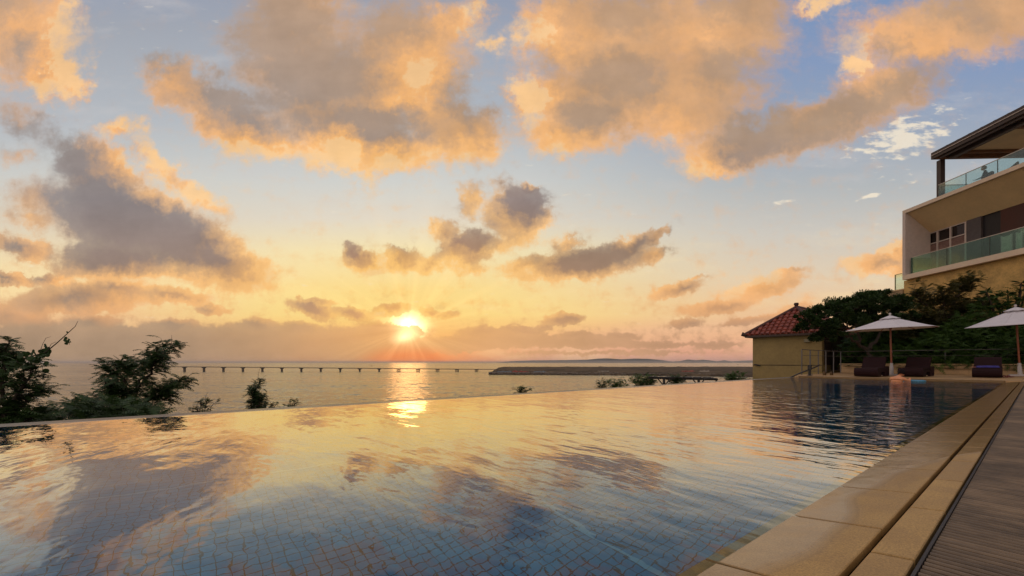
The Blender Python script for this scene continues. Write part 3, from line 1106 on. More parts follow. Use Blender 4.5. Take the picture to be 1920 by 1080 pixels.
def limb_path(a, b, rnd, n=5, wob=.08):
    a, b = Vector(a), Vector(b)
    L = (b - a).length
    pts = [a]
    for k in range(1, n):
        pts.append(a.lerp(b, k / n) + Vector((rnd.uniform(-1, 1), rnd.uniform(-1, 1), rnd.uniform(-.6, .9))) * L * wob)
    pts.append(b)
    return pts


def along(pts, q):
    n = len(pts) - 1
    i = min(n - 1, int(q * n))
    return pts[i].lerp(pts[i + 1], q * n - i), (pts[i + 1] - pts[i]).normalized()


def feather_tree(name, label, cat, base, limbs, rnd, twigs, fr, lm, trunk_r=.05, group=None, twiglen=(.3, .7), spread=.9, extra=None):
    """limbs: list of (start, end) points; twigs leave them, compound leaves leave the twigs"""
    root = thing(name, label, cat, base, group=group)
    tr, lv = MB(), MB()
    for a, b, r in limbs:
        pts = limb_path(a, b, rnd)
        tr.tube(pts, [r * (1 - .75 * i / (len(pts) - 1)) for i in range(len(pts))], 6)
        L = (Vector(b) - Vector(a)).length
        nt = max(3, int(twigs * L))
        for k in range(nt):
            q = rnd.uniform(.18, 1) ** .8
            p, d = along(pts, q)
            td = (d * .7 + rand_dir(rnd, -.35, .9) * spread).normalized()
            tl = rnd.uniform(*twiglen)
            e = p + td * tl
            tr.tube([p, p.lerp(e, .5) + rand_dir(rnd) * .03, e], [.012, .008, .004], 4, cap=False)
            for j in range(fr['n']):
                w = rnd.uniform(.15, 1.0)
                fp = p.lerp(e, w)
                fd = (td * .5 + rand_dir(rnd, -.3, .8)).normalized()
                frond(lv, fp, fd, rnd.uniform(.7, 1.2) * fr['len'], fr['pairs'], fr['ll'], fr['lw'], rnd, fr.get('droop', .7))
    if extra:
        extra(tr, lv)
    tr.build('trunk', M['trunk'], root, base)
    lv.build('crown', lm, root, base)
    return root


def leafy_tree(name, label, cat, base, limbs, clumps, rnd, n, ln, wd, lm, group=None, upw=.2, extra_r=.06):
    """broad leaves gathered in clumps: (centre, radii, share)"""
    root = thing(name, label, cat, base, group=group)
    tr, lv = MB(), MB()
    for a, b, r in limbs:
        pts = limb_path(a, b, rnd, 6, .06)
        tr.tube(pts, [r * (1 - .65 * i / (len(pts) - 1)) for i in range(len(pts))], 8)
    for c, rad, sh in clumps:
        c = Vector(c)
        # little sub-clumps on the skin of the clump, so that light and dark parts form
        subs = []
        for k in range(max(4, int(26 * sh))):
            d = rand_dir(rnd, -.55, 1)
            q = rnd.uniform(.45, 1.0)
            subs.append((c + Vector((d.x * rad[0], d.y * rad[1], d.z * rad[2])) * q, rnd.uniform(.16, .34) * (rad[0] + rad[1] + rad[2]) / 3))
        for k in range(int(n * sh)):
            s, r = rnd.choice(subs)
            o = rand_dir(rnd) * (rnd.random() ** .5) * r
            o.z *= .6
            p = s + o
            d = (rand_dir(rnd, -.6, .7) + (p - c).normalized() * .8 + Vector((0, 0, upw)))
            leaf(lv, p, d, ln * rnd.uniform(.6, 1.2), wd * rnd.uniform(.7, 1.2), rnd)
        for k in range(int(8 * sh) + 1):
            s, r = rnd.choice(subs)
            tr.tube([c + Vector((0, 0, -rad[2] * .3)), c.lerp(s, .6), s], [.03, .018, .006], 5, cap=False)
    tr.build('trunk', M['trunk'], root, base)
    lv.build('crown', lm, root, base)
    return root


def foot(v):
    """the spot of the slope right under v"""
    D, T = -v.x * CS + v.y * SN, v.x * SN + v.y * CS
    return Vector((v.x, v.y, ground_z(D, T) - .15))


# ---- seaward side, left: two feathery saplings and scrub on the slope below the overflow edge
def seaward_plants():
    rnd = random.Random(21)
    fr = dict(n=6, len=.28, pairs=8, ll=.085, lw=.028, droop=.9)
    # B: the larger feathery tree
    y = 10.4
    p = lambda px, py, dy=0: PX(px, y + dy, py)
    base = p(215, 900)
    base = foot(p(215, 900))
    limbs = [(base, p(228, 760), .06), (p(228, 760), p(268, 715), .045), (p(268, 715), p(322, 650, .3), .035), (p(262, 725), p(290, 672, -.5), .03),
             (p(240, 745), p(232, 668, .3), .035), (p(232, 745), p(200, 690, .4), .03), (p(222, 770), p(196, 716, -.4), .03),
             (p(240, 765), p(322, 742, .2), .025), (p(262, 740), p(335, 715, -.1), .022), (p(215, 790), p(165, 765, .3), .02), (p(222, 790), p(296, 770, .3), .02),
             (p(225, 800), p(170, 770, -.5), .03), (p(225, 820), p(250, 775, .5), .03)]

    def ex(tr, lv):
        # bare drawn out tip
        tr.tube([p(318, 655), p(322, 640), p(322, 628)], [.010, .007, .003], 4)
        for k in range(90):
            q = p(rnd.uniform(100, 255), rnd.uniform(765, 840), rnd.uniform(-.7, .9))
            frond(lv, q, rand_dir(rnd, 0, .9), .3, 9, .09, .024, rnd)
    feather_tree('feathery_tree', 'feathery dark tree leaning right in front of the jetty, its crown mirrored in the pool', 'tree', base, limbs, rnd, 19, fr, M['leaf_dark'], extra=ex, twiglen=(.12, .42))
    # A: darker tree cut by the left frame, with a creeper shoot
    y2 = 8.1
    q2 = lambda px, py, dy=0: PX(px, y2 + dy, py)
    base = q2(20, 880)
    base = foot(q2(20, 880))
    limbs = [(base, q2(18, 760), .07), (q2(18, 770), q2(5, 660, .2), .045), (q2(18, 760), q2(58, 690, -.2), .04), (q2(20, 780), q2(75, 735, .3), .03),
             (q2(10, 760), q2(-50, 690, .3), .04), (q2(25, 800), q2(80, 775, .2), .03), (q2(10, 800), q2(-40, 760), .04), (q2(20, 790), q2(40, 740, .4), .03),
             (q2(5, 700), q2(12, 648, 0), .025), (q2(-10, 700), q2(-30, 660, 0), .025)]
    fr2 = dict(n=6, len=.24, pairs=8, ll=.07, lw=.024, droop=.8)
    feather_tree('feathery_tree', 'dense dark tree cut off by the left edge, behind the overflow edge of the pool', 'tree', base, limbs, rnd, 22, fr2, M['leaf_dark'], twiglen=(.1, .34))
    # creeper with round leaves and a long bare shoot
    base = q2(20, 700)
    root = thing('creeper', 'creeper with round leaves and a long bare shoot rising from the left dark tree', 'creeper', base)
    tr, lv = MB(), MB()
    path = [q2(5, 690), q2(45, 672), q2(85, 661), q2(108, 642), q2(130, 622), q2(141, 612), q2(146, 602)]
    tr.tube(path, [.016, .014, .012, .009, .007, .005, .003], 5)
    tr.tube([q2(74, 662), q2(80, 645), q2(86, 634), q2(96, 631)], [.006, .005, .004, .002], 4)
    tr.tube([q2(88, 660), q2(96, 645), q2(105, 641)], [.006, .005, .003], 4)
    tr.tube([q2(70, 668), q2(80, 690), q2(78, 705)], [.005, .004, .002], 4)

    def round_leaf(c, r):
        n = rand_dir(rnd, -.5, .5)
        n.y = -abs(n.y) - .6
        n.normalize()
        a = n.cross(Vector((0, 0, 1))).normalized()
        b = n.cross(a)
        vs = [c + (a * math.cos(t) + b * math.sin(t) * (1.15 if math.sin(t) > 0 else .9)) * r for t in [2 * math.pi * k / 9 for k in range(9)]]
        lv.add(vs, (tuple(range(9)),))
    for k in range(95):
        w = rnd.random()
        px = -5 + w * 98
        py = 690 - w * 32 + rnd.uniform(-10, 14)
        round_leaf(q2(px, py, rnd.uniform(-.25, .25)), rnd.uniform(.032, .06))
    for px, py in ((71, 681), (87, 681), (71, 694), (86, 695), (81, 705), (92, 658)):
        round_leaf(q2(px, py), .05)
    for k in range(26):
        round_leaf(q2(rnd.gauss(126, 4), rnd.gauss(638, 5), rnd.uniform(-.05, .05)), rnd.uniform(.015, .03))
    for k in range(6):
        round_leaf(q2(rnd.gauss(85, 2), rnd.gauss(648, 3)), .02)
    tr.build('stem', M['trunk'], root, base)
    lv.build('leaves', M['leaf_dark'], root, base)

    # scrub: lone plants along the edge
    def shrub(px, py, w, h, dpt, label, dens=1.0, mat_='leaf_dark', tall=False, sprig=True):
        """px,py: middle of the foot on the edge line; w,h in photo pixels; stands beyond the edge"""
        y = dpt
        s = y / FOC
        base = PX(px, y, py + 26)
        p = lambda a, b, d=0: PX(a, y + d, b)
        limbs = []
        nl = 5 if not tall else 7
        for k in range(nl):
            a = (k + .5) / nl * 2 - 1
            if tall:
                e = p(px + a * w * .3 + w * .12, py - h * rnd.uniform(.35, .95), rnd.uniform(-.2, .2))
            else:
                e = p(px + a * w * .42, py - h * rnd.uniform(.35, .85) * (1 - .35 * abs(a)), rnd.uniform(-.3, .3))
            limbs.append((base, e, .022))
        ft = foot(base)
        root_stem = [ft, base]
        f = dict(n=4, len=.16 * max(1, s * 60), pairs=7, ll=.055 * max(1, s * 60), lw=.016 * max(1, s * 60), droop=.7)

        def ex(tr, lv):
            tr.tube([ft, ft.lerp(base, .6) + Vector((.04, .03, 0)), base], [.05, .04, .03], 6)
            for q in range(int(26 * (base - ft).length)):
                wq = ft.lerp(base, rnd.random()) + rand_dir(rnd) * .25
                frond(lv, wq, rand_dir(rnd, -.1, .9), f['len'], 6, f['ll'], f['lw'], rnd, .7)
            if sprig:
                tr.tube([p(px + w * .1, py - h * .8), p(px + w * .16, py - h * 1.1), p(px + w * .25, py - h * 1.3)], [.006, .005, .002], 4)
        feather_tree('shrub', label, 'shrub', ft, limbs, rnd, 7 * dens, f, M[mat_], twiglen=(.10 * max(1, s * 60), .24 * max(1, s * 60)), group='shrubs along the overflow edge', extra=ex)
    shrub(379, 777, 50, 34, 12.5, 'low spiky shrub between the feathery tree and the columnar one', 1.6)
    shrub(478, 772, 42, 66, 13.0, 'narrow upright shrub in front of the sea, third plant from the left', 3.2, tall=True)
    shrub(500, 770, 34, 22, 13.4, 'thin arching sprig at the right foot of the upright shrub', .8, sprig=False)
    shrub(979, 737, 26, 10, 17, 'tiny tuft showing over the edge left of the middle', 1.2, sprig=False)
    shrub(548, 764, 14, 8, 14, 'smallest tuft just right of the upright shrub', .6, sprig=False)
    shrub(1155, 726, 46, 14, 24, 'low round shrub left of the bushy one by the steel frame', 1.6, 'leaf_mid', sprig=False)
    shrub(1128, 728, 14, 7, 24, 'little tuft at the left of the low round shrub', .8, sprig=False)
    shrub(1207, 723, 52, 22, 24, 'bushy shrub at the left end of the steel frame', 2.4, 'leaf_mid')
    shrub(1268, 720, 36, 15, 23, 'clipped shrub under the steel frame', 2.4, sprig=False)
    shrub(1380, 714, 48, 12, 24, 'flat green shrub against the left side of the pool house', 2.2, 'leaf_mid', sprig=False)
    # ground cover mass hiding the foot of the saplings
    gc = MB()
    for k in range(1700):
        px = rnd.uniform(-150, 300)
        y = rnd.uniform(8.0, 12.5)
        D = -(px - 960) / FOC * y * CS + y * SN
        edge = 801 - px * .0635
        top = edge - 44 * max(0, 1 - (abs(px - 190) / 110) ** 2) * rnd.uniform(.7, 1) - 14 * (px < 110) + rnd.random() ** 2 * 90
        q = PX(px, y, top)
        frond(gc, q, rand_dir(rnd, 0, .9), .34, 8, .10, .035, rnd)
    tag(gc.build('undergrowth', M['leaf_dark'], loc=PX(100, 9, 830)), 'dark undergrowth below the two saplings at the left', 'undergrowth', kind='stuff')

    # low scrub covering the slope below the overflow wall
    sc = MB()
    for k in range(5200):
        D = 6.9 + rnd.random() ** 1.3 * 17
        T = rnd.uniform(-9, 19)
        b = W(D, T, ground_z(D, T))
        room = max(.12, min(.75, -.1026 * (D - 5.85) - .12 - b.z))
        frond(sc, b + Vector((0, 0, rnd.random() * room * .7)), rand_dir(rnd, .1, .9), .42, 6, .13, .05, rnd, .9)
    tag(sc.build('slope_scrub', M['leaf_dark'], loc=W(10, 5, -2)), 'low green scrub on the slope below the overflow wall', 'scrub', kind='stuff')


seaward_plants()


# ---- garden at the right
def garden():
    rnd = random.Random(8)
    # round headed tree overhanging the pool house
    y = 20.3
    p = lambda px, py, dy=0: PX(px, y + dy, py)
    base = PX(1640, y, z=.2)
    limbs = [(base, p(1628, 655), .16), (p(1628, 657), p(1588, 630, -.4), .10), (p(1630, 655), p(1655, 612, .3), .10), (p(1588, 632, -.4), p(1548, 610, -.8), .06),
             (p(1655, 614), p(1668, 585, .5), .06), (p(1610, 645), p(1605, 600), .07), (p(1590, 630, -.4), p(1575, 590, -.3), .05), (p(1650, 620), p(1640, 580), .06)]
    cl = [(p(1600, 575, 0), (1.5, 1.5, .55), 1.6), (p(1545, 590, -.6), (1.1, 1.2, .55), 1.1), (p(1650, 573, .4), (1.2, 1.4, .55), 1.2), (p(1530, 612, -1.0), (.85, 1.0, .40), .8),
          (p(1590, 610, -.6), (1.2, 1.1, .5), 1.0), (p(1555, 636, -.8), (.8, .8, .38), .6), (p(1680, 600, .3), (.7, 1.0, .6), .6), (p(1512, 597, -1.1), (.4, .5, .25), .3), (p(1625, 556, .2), (1.0, 1.0, .26), .5), (p(1640, 606, .2), (.9, 1.0, .45), .8), (p(1612, 588, 1.2), (1.0, .6, .5), .9), (p(1625, 606, 1.2), (.8, .6, .4), .7), (p(1690, 622, .8), (.8, 1.0, .5), .7)]
    leafy_tree('broadleaf_tree', 'round headed dark tree overhanging the tiled roof of the pool house', 'tree', base, limbs, cl, rnd, 4200, .14, .065, M['leaf_dark'])
    # feathery tree in front of the building
    y = 20.5
    p = lambda px, py, dy=0: PX(px, y + dy, py)
    base = PX(1765, y, z=.4)
    limbs = [(base, p(1768, 600), .12), (p(1768, 610), p(1735, 560, .2), .07), (p(1768, 600), p(1815, 532, .2), .07), (p(1768, 600), p(1770, 545, -.2), .06),
             (p(1740, 575), p(1712, 548, -.2), .05), (p(1765, 620), p(1720, 600, .2), .05), (p(1770, 610), p(1820, 575, .3), .05), (p(1790, 560), p(1828, 525, 0), .04),
             (p(1770, 630), p(1700, 630, 0), .05), (p(1760, 640), p(1745, 590, -.5), .05), (p(1775, 600), p(1850, 570, 0), .05), (p(1780, 640), p(1840, 610, -.4), .05)]
    feather_tree('feathery_tree', 'tall feathery tree standing before the yellow base wall between the two parasols', 'tree', base, limbs, rnd, 17,
                 dict(n=6, len=.34, pairs=6, ll=.11, lw=.045, droop=.5), M['leaf_warm'], twiglen=(.3, .7))
    # plumeria: bare forks ending in rosettes of long leaves
    y = 19.3
    p = lambda px, py, dy=0: PX(px, y + dy, py)
    base = PX(1890, y, z=.5)
    root = thing('plumeria', 'plumeria with rosettes of long leaves under the balcony at the right edge', 'tree', base)
    tr, lv = MB(), MB()
    tips = [(1850, 548, 0), (1868, 556, .3), (1878, 572, -.3), (1890, 552, .3), (1905, 565, -.2), (1915, 545, 0), (1925, 538, .3), (1838, 562, .2), (1930, 560, 0), (1860, 578, .4), (1900, 583, 0), (1945, 548, .2), (1915, 530, .2)]
    for tx, ty, td in tips:
        mid = p(1890 + (tx - 1890) * .45, 610 + rnd.uniform(-8, 8), td * .5)
        tr.tube([base, p(1890, 640), mid, p(tx, ty, td)], [.10, .08, .05, .028], 6)
        tip = p(tx, ty, td)
        for k in range(17):
            d = rand_dir(rnd, -.35, .55)
            leaf(lv, tip, d, rnd.uniform(.30, .46), .10, rnd, .15)
    tr.build('trunk', M['trunk'], root, base)
    lv.build('crown', M['leaf_dark'], root, base)
    # planted bank behind the low wall
    def bank_z(D, T):
        return .35 + max(0, (T - 26.9)) * .42
    bk = MB()
    nn = 26
    vs = []
    for j in range(nn + 1):
        for i in range(nn + 1):
            D = -8 + i / nn * 14.2
            T = 26.5 + j / nn * 6.2
            vs.append(W(D, T, bank_z(D, T) + rnd.uniform(-.08, .08)))
    bk.add(vs, [((j + 1) * (nn + 1) + i, (j + 1) * (nn + 1) + i + 1, j * (nn + 1) + i + 1, j * (nn + 1) + i)[::1] for j in range(nn) for i in range(nn)], True)
    tag(bk.build('garden_bank', mat('bank_soil', raw=(.035, .028, .018, 1), rough=.95)), kind='structure')
    us = MB()
    for k in range(7500):
        D = rnd.uniform(-3.5, 6.4)
        T = 26.6 + rnd.random() * 4.6
        hgt = .55 + .85 * (math.sin(D * 2.1 + T) * .5 + .5) + (T - 26.5) * .16
        q = W(D, T, bank_z(D, T) + rnd.random() * hgt)
        frond(us, q, rand_dir(rnd, -.1, .9), rnd.uniform(.25, .5), 6, .13, .045, rnd, .8)
    tag(us.build('undergrowth', M['leaf_mid'], loc=W(1, 27, .4)), 'dense dark shrubbery covering the bank behind the low stone wall', 'shrubbery', kind='stuff')
    # ferns and strappy plants that stand out of it
    for D, T, sz, lab, m_ in ((3.3, 26.9, 1.0, 'bright green arching fern right of the left parasol pole', 'leaf_light'),
                              (2.6, 27.2, 1.1, 'lighter green fern halfway between the two parasols', 'leaf_light'),
                              (1.8, 27.0, .8, 'mid green fern behind the second lounger', 'leaf_mid'),
                              (1.2, 27.4, .9, 'mid green fern left of the third lounger', 'leaf_mid'),
                              (4.5, 27.4, .9, 'spiky dark plant behind the first lounger', 'leaf_mid'),
                              (.7, 27.1, .8, 'dark fern behind the right parasol pole', 'leaf_mid'),
                              (5.3, 27.3, .7, 'low fern at the left end of the planting', 'leaf_mid')):
        f = MB()
        b = W(D, T, .42)
        for k in range(34):
            d = rand_dir(rnd, .25, .95)
            frond(f, b + Vector((0, 0, .05)), d, sz * rnd.uniform(.7, 1.2), 14, .13 * sz, .03, rnd, 1.6)
        root = thing('fern', lab, 'fern', b, group='ferns on the planted bank')
        f.build('fronds', M[m_], root, b)
        c = MB()
        c.lathe([(.02, -.2), (.07, -.05), (.06, .06), (.0, .1)], b, 7)
        c.build('crown', M['trunk'], root, b)


garden()


# ------------------------------------------------------------------ pool house
def pool_house():
    T0, T1, DL, DR = 26.5, 33.0, 10.55, 7.1
    root = thing('pool_house', 'small beige pool house with a red tiled hipped roof at the end of the pool', 'pool house', W(8.8, T0, -.6))
    L = tuple(root.location)
    wall = mat('beige_render', (166, 142, 90), .8, var=.16, scale=1.2, bump=.002, bscale=60)
    ez = 2.08

    def P2(D, T):
        v = W(D, T)
        return (v.x, v.y)
    w = MB()
    w.poly([P2(DL, T0), P2(DL, T1), P2(DR, T1), P2(DR, T0)], -1.6, ez)
    w.build('wall', wall, root, L)
    # dark timber side and recessed door
    s = MB()
    c = W(DR - .03, (T0 + T1) / 2 + .1, (.45 + ez) / 2)
    s.box(c, (.05, T1 - T0 - .5, ez - .45), P_ROT)
    side = s.build('side_panel', mat('dark_brown_boarding', raw=(.05, .024, .014, 1), rough=.6, var=.3, scale=2), root, L)
    dr = MB()
    dr.box(W(DR - .07, T0 + 2.0, 1.1), (.04, .95, 1.9), P_ROT)
    door = dr.build('door', mat('near_black_door', raw=(.022, .012, .008, 1), rough=.4), root, L)
    hd = MB()
    hd.tube([W(DR - .12, T0 + 1.62, 1.0), W(DR - .12, T0 + 1.62, 1.2)], .015, 6)
    hd.build('handle', M['metal'], door, (0, 0, 0))
    # coping line of the wall and thin dado line
    dd = MB()
    dd.box(W((DL + DR) / 2, T0 - .012, .43), (DL - DR + .02, .02, .03), P_ROT)
    dd.build('dado_rail', M['dark_metal'], root, L)
    # eaves board
    ov = .32
    e = MB()
    e.poly([P2(DL + ov, T0 - ov), P2(DL + ov, T1 + ov), P2(DR - ov, T1 + ov), P2(DR - ov, T0 - ov)], ez + .0, ez + .12)
    e.build('eaves', mat('eaves_board', raw=(.09, .055, .04, 1), rough=.7), root, L)
    # hipped roof of barrel tiles
    cD, cT = (DL + DR) / 2, (T0 + T1) / 2
    az = ez + .12 + 1.62
    ridge = .15
    a_ = W(cD, cT - (T1 - T0) / 2 + (DL - DR) / 2 + .0, az)
    b_ = W(cD, cT + (T1 - T0) / 2 - (DL - DR) / 2, az)
    z0 = ez + .12
    C = [W(DL + ov, T0 - ov, z0), W(DR - ov, T0 - ov, z0), W(DR - ov, T1 + ov, z0), W(DL + ov, T1 + ov, z0)]
    r = MB()
    r.add([C[0], C[1], C[2], C[3], a_, b_], ((0, 1, 4), (1, 2, 5, 4), (2, 3, 5), (3, 0, 4, 5), (3, 2, 1, 0)))
    tilem = mat('red_clay_tile', raw=(.26, .055, .028, 1), rough=.55, var=.55, scale=5.0)
    roof = r.build('roof', tilem, root, L)
    tl = MB()

    def face(e0, e1, t0, t1, n):
        """rows of half round cover tiles from eave e0-e1 up to the top line t0-t1, stepped course by course"""
        up = ((t0 + t1) / 2 - (e0 + e1) / 2).normalized()
        nrm = (e1 - e0).cross(t0 - e0).normalized()
        if nrm.z < 0:
            nrm = -nrm
        for k in range(n):
            q = (k + .5) / n
            f = e0.lerp(e1, q)
            # where this row meets hip or ridge
            ex = (e1 - e0)
            full = ex.length
            qa = max(1e-3, (t0 - e0).dot(ex) / full ** 2)
            qb = min(1 - 1e-3, (t1 - e0).dot(ex) / full ** 2)
            H = (t0 - e0) - ex * qa
            if q < qa:
                hgt = H * (q / qa)
            elif q > qb:
                hgt = H * ((1 - q) / (1 - qb))
            else:
                hgt = H
            Ln = hgt.length
            m = max(1, int(Ln / .30))
            ud = hgt.normalized()
            sd = ex.normalized()
            for j in range(m):
                a = f + ud * (Ln * j / m)
                b = f + ud * (Ln * (j + 1) / m + .02)
                vs = []
                R0, R1 = full / n * .40, full / n * .33
                for (pt, rr, lift) in ((a, R0, .035), (b, R1, .012)):
                    for i in range(6):
                        th = math.pi * i / 5
                        vs.append(pt + sd * (math.cos(th) * rr) + nrm * (math.sin(th) * rr * .8 + lift))
                tl.add(vs, [(i, i + 1, i + 7, i + 6) for i in range(5)] + [(5, 4, 3, 2, 1, 0)], False)
    face(C[0], C[1], a_, a_, 15)
    face(C[1], C[2], a_, b_, 26)
    face(C[3], C[0], b_, a_, 26)
    face(C[2], C[3], b_, b_, 15)
    tl.build('tiles', tilem, roof, L)
    rg = MB()
    for x in (C[0], C[1]):
        rg.tube([x + Vector((0, 0, .07)), a_ + Vector((0, 0, .07))], .10, 8)
    for x in (C[2], C[3]):
        rg.tube([x + Vector((0, 0, .07)), b_ + Vector((0, 0, .07))], .10, 8)
    rg.tube([a_ + Vector((0, 0, .08)), b_ + Vector((0, 0, .08))], .11, 8)
    rg.build('hip_tiles', mat('dark_hip_tile', raw=(.10, .035, .025, 1), rough=.6), roof, L)
    fi = MB()
    fi.lathe([(.0, .34), (.11, .33), (.13, .22), (.09, .18), (.10, .05), (.16, -.05)], a_, 10)
    fi.build('finial', mat('dark_clay', raw=(.07, .035, .025, 1), rough=.7), roof, L)
    en = MB()
    for x in C[:2]:
        d = (x - a_).normalized()
        en = MB()
        en.tube([x + Vector((0, 0, .05)), x + d * .14 + Vector((0, 0, .12)), x + d * .10 + Vector((0, 0, .26))], [.12, .11, .05], 8)
        en.build('end_tile', mat('dark_clay_end', raw=(.07, .035, .025, 1), rough=.7), roof, L)
    lp = MB()
    lp.box(W(7.75, T0 - .08, 1.78), (.28, .14, .17), P_ROT, bev=.02)
    lp.build('wall_lamp', mat('lamp_housing', (150, 140, 110), .5), root, L)
    # small dark spout on the left of the wall
    sp = MB()
    sp.tube([W(DL - .1, T0 - .02, .46), W(DL - .35, T0 - .16, .42), W(DL - .5, T0 - .16, .38)], [.035, .05, .02], 6)
    sp.build('spout', M['dark_metal'], root, L)
    # stone wall seen behind, under the tree
    g = MB()
    g.poly([P2(DR - .02, 32.9), P2(DR - .02, 33.3), P2(-3, 33.3), P2(-3, 32.9)], -.4, 3.3)
    tag(g.build('garden_wall', mat('yellow_garden_wall', raw=(.30, .21, .10, 1), rough=.9, var=.3, scale=1.5, bump=.01, bscale=9), loc=W(3, 33.5, 0)),
        'tall yellowish wall at the back under the round headed tree', 'wall')


pool_house()


# ------------------------------------------------------------------ low wall, railings
def low_wall():
    stone = mat('pale_wall_block', raw=(.56, .37, .19, 1), rough=.75, var=.18, scale=3, bump=.002, bscale=50)
    root = thing('low_wall', 'low wall of pale stone blocks behind the loungers', 'wall', W(3, 26.6, DZ))
    L = tuple(root.location)
    D0, D1, T = 6.35, -8.0, 26.6
    joint = MB()
    joint.box(W((D0 + D1) / 2, T + .14, .24), (D0 - D1 - .02, .20, .40), P_ROT)
    joint.build('joint_bed', mat('wall_joint', raw=(.14, .09, .05, 1), rough=.9), root, L)
    for row in range(2):
        bl = MB()
        z = DZ + .005 + .205 * row
        k = 0
        x = D0 - (0 if row else .0)
        first = True
        while x > D1:
            w = .75 if not (first and row) else .375
            first = False
            bl.box(W(x - w / 2, T + .13, z + .1), (w - .008, .26, .197), P_ROT, bev=.004)
            x -= w
        bl.build('course', stone, root, L)
    cp = MB()
    x = D0 + .03
    while x > D1:
        cp.box(W(x - .5, T + .13, DZ + .455), (.994, .34, .05), P_ROT, bev=.006)
        x -= 1.0
    cp.build('capstone', stone, root, L)


low_wall()


def railing():
    root = thing('guard_railing', 'grey steel guard railing with square posts beside the pool house', 'railing', W(6.3, 20.6, DZ))
    L = tuple(root.location)
    g = mat('grey_rail_steel', (118, 112, 108), .4, .6, .15)
    Ts = [20.55, 21.6, 22.7, 23.8, 25.0, 26.2]
    for k, T in enumerate(Ts):
        b = MB()
        b.box(W(6.22, T, DZ + .54), (.036 if k != 1 else .05, .036, 1.08), P_ROT)
        if k == 1:
            b.box(W(6.22, T, DZ + .02), (.16, .16, .04), P_ROT)
        b.build('post', g, root, L)
    r = MB()
    for z in (1.10,):
        r.tube([W(6.22, Ts[0], z + DZ), W(6.22, Ts[-1], z + DZ), W(-2.5, 27.1, z + DZ)], .018, 6)
    r.build('top_rail', g, root, L)
    r2 = MB()
    for z in (.85, .14):
        r2.tube([W(6.22, Ts[0], z + DZ), W(6.22, Ts[-1], z + DZ)] + ([W(-2.5, 27.1, z + DZ)] if z > .5 else []), .010, 5)
    r2.build('lower_rail', g, root, L)
    for D in (4.4, 2.6, .8, -1.0):
        b = MB()
        b.box(W(D, 27.05, DZ + .55), (.04, .04, 1.1), P_ROT)
        b.build('post', g, root, L)
    # black grab rail leaving the water
    rr = thing('grab_rail', 'black sloping grab rail going down into the far corner of the pool', 'handrail', W(5.7, 19.1, 0))
    L2 = tuple(rr.location)
    h = MB()
    pts = [PX(1475, 16.0, 711), PX(1498, 16.2, 700.5), PX(1518, 16.4, 692.5), PX(1526, 16.6, 689.5), PX(1537, 17.2, 684.5)]
    h.tube(pts, .028, 8)
    h.build('rail', mat('black_grip', raw=(.02, .018, .018, 1), rough=.4), rr, L2)
    p = MB()
    q = PX(1518, 16.4, 692.5)
    p.tube([(q.x, q.y, DZ), (q.x, q.y, q.z + .16)], .05, 8)
    p.tube([(q.x, q.y, q.z - .03), (q.x, q.y, q.z + .18)], .075, 8)
    p.tube([(q.x, q.y, DZ - .03), (q.x, q.y, DZ + .02)], .10, 10)
    p.build('post', mat('black_post', raw=(.025, .022, .022, 1), rough=.4), rr, L2)
    for s in ((1546, 698.5), (1559, 697)):
        k = MB()
        c = PX(s[0], 17.0, s[1])
        k.lathe([(.0, .10), (.05, .09), (.06, .04), (.06, -.06)], (c.x, c.y, DZ + .06), 8)
        tag(k.build('deck_lamp', mat('deck_lamp_brass', raw=(.10, .055, .02, 1), rough=.35, metal=.5), loc=(c.x, c.y, DZ)),
            'small round deck lamp, ' + ('nearer' if s[0] == 1546 else 'farther') + ' of the two beside the black post', 'lamp', 'deck lamps')


railing()


def steel_frame():
    root = thing('steel_frame', 'open steel frame with braced posts below the pool edge left of the pool house', 'steel frame', PX(1290, 22.7, z=-1.8))
    L = tuple(root.location)
    m = mat('weathered_frame', (70, 64, 58), .5, .3)
    y = 22.7
    top = MB()
    for (a, b, w) in (((1216, 707, 0), (1345, 710.5, .6), .05), ((1214, 708.5, 1.8), (1262, 707, 2.4), .05), ((1262, 707, 2.4), (1336, 708.5, 2.4), .05), ((1336, 708.5, 2.4), (1345, 712, .6), .05),
                      ((1216, 709.5, 0), (1345, 712.5, .6), .03)):
        top.tube([PX(a[0], y + a[2], a[1]), PX(b[0], y + b[2], b[1])], w, 5)
    top.build('beam', m, root, L)
    for px, dy in ((1245, 0), (1310, .3), (1343, .6)):
        p = MB()
        a = PX(px, y + dy, 709 + (px - 1216) * .018)
        p.tube([(a.x, a.y, -1.9), a], .07 if px < 1320 else .05, 6)
        if px < 1340:
            p.tube([(a.x, a.y, a.z - .42), PX(px - 12, y + dy, 709.5)], .035, 5)
            p.tube([(a.x, a.y, a.z - .42), PX(px + 12, y + dy, 710)], .035, 5)
        p.build('post', m, root, L)
    br = MB()
    for k in range(7):
        px = 1225 + k * 18
        br.tube([PX(px, y + .1, 709), PX(px + 2, y + 2.3, 707.6)], .03, 5)
    br.build('cross_bar', m, root, L)


steel_frame()


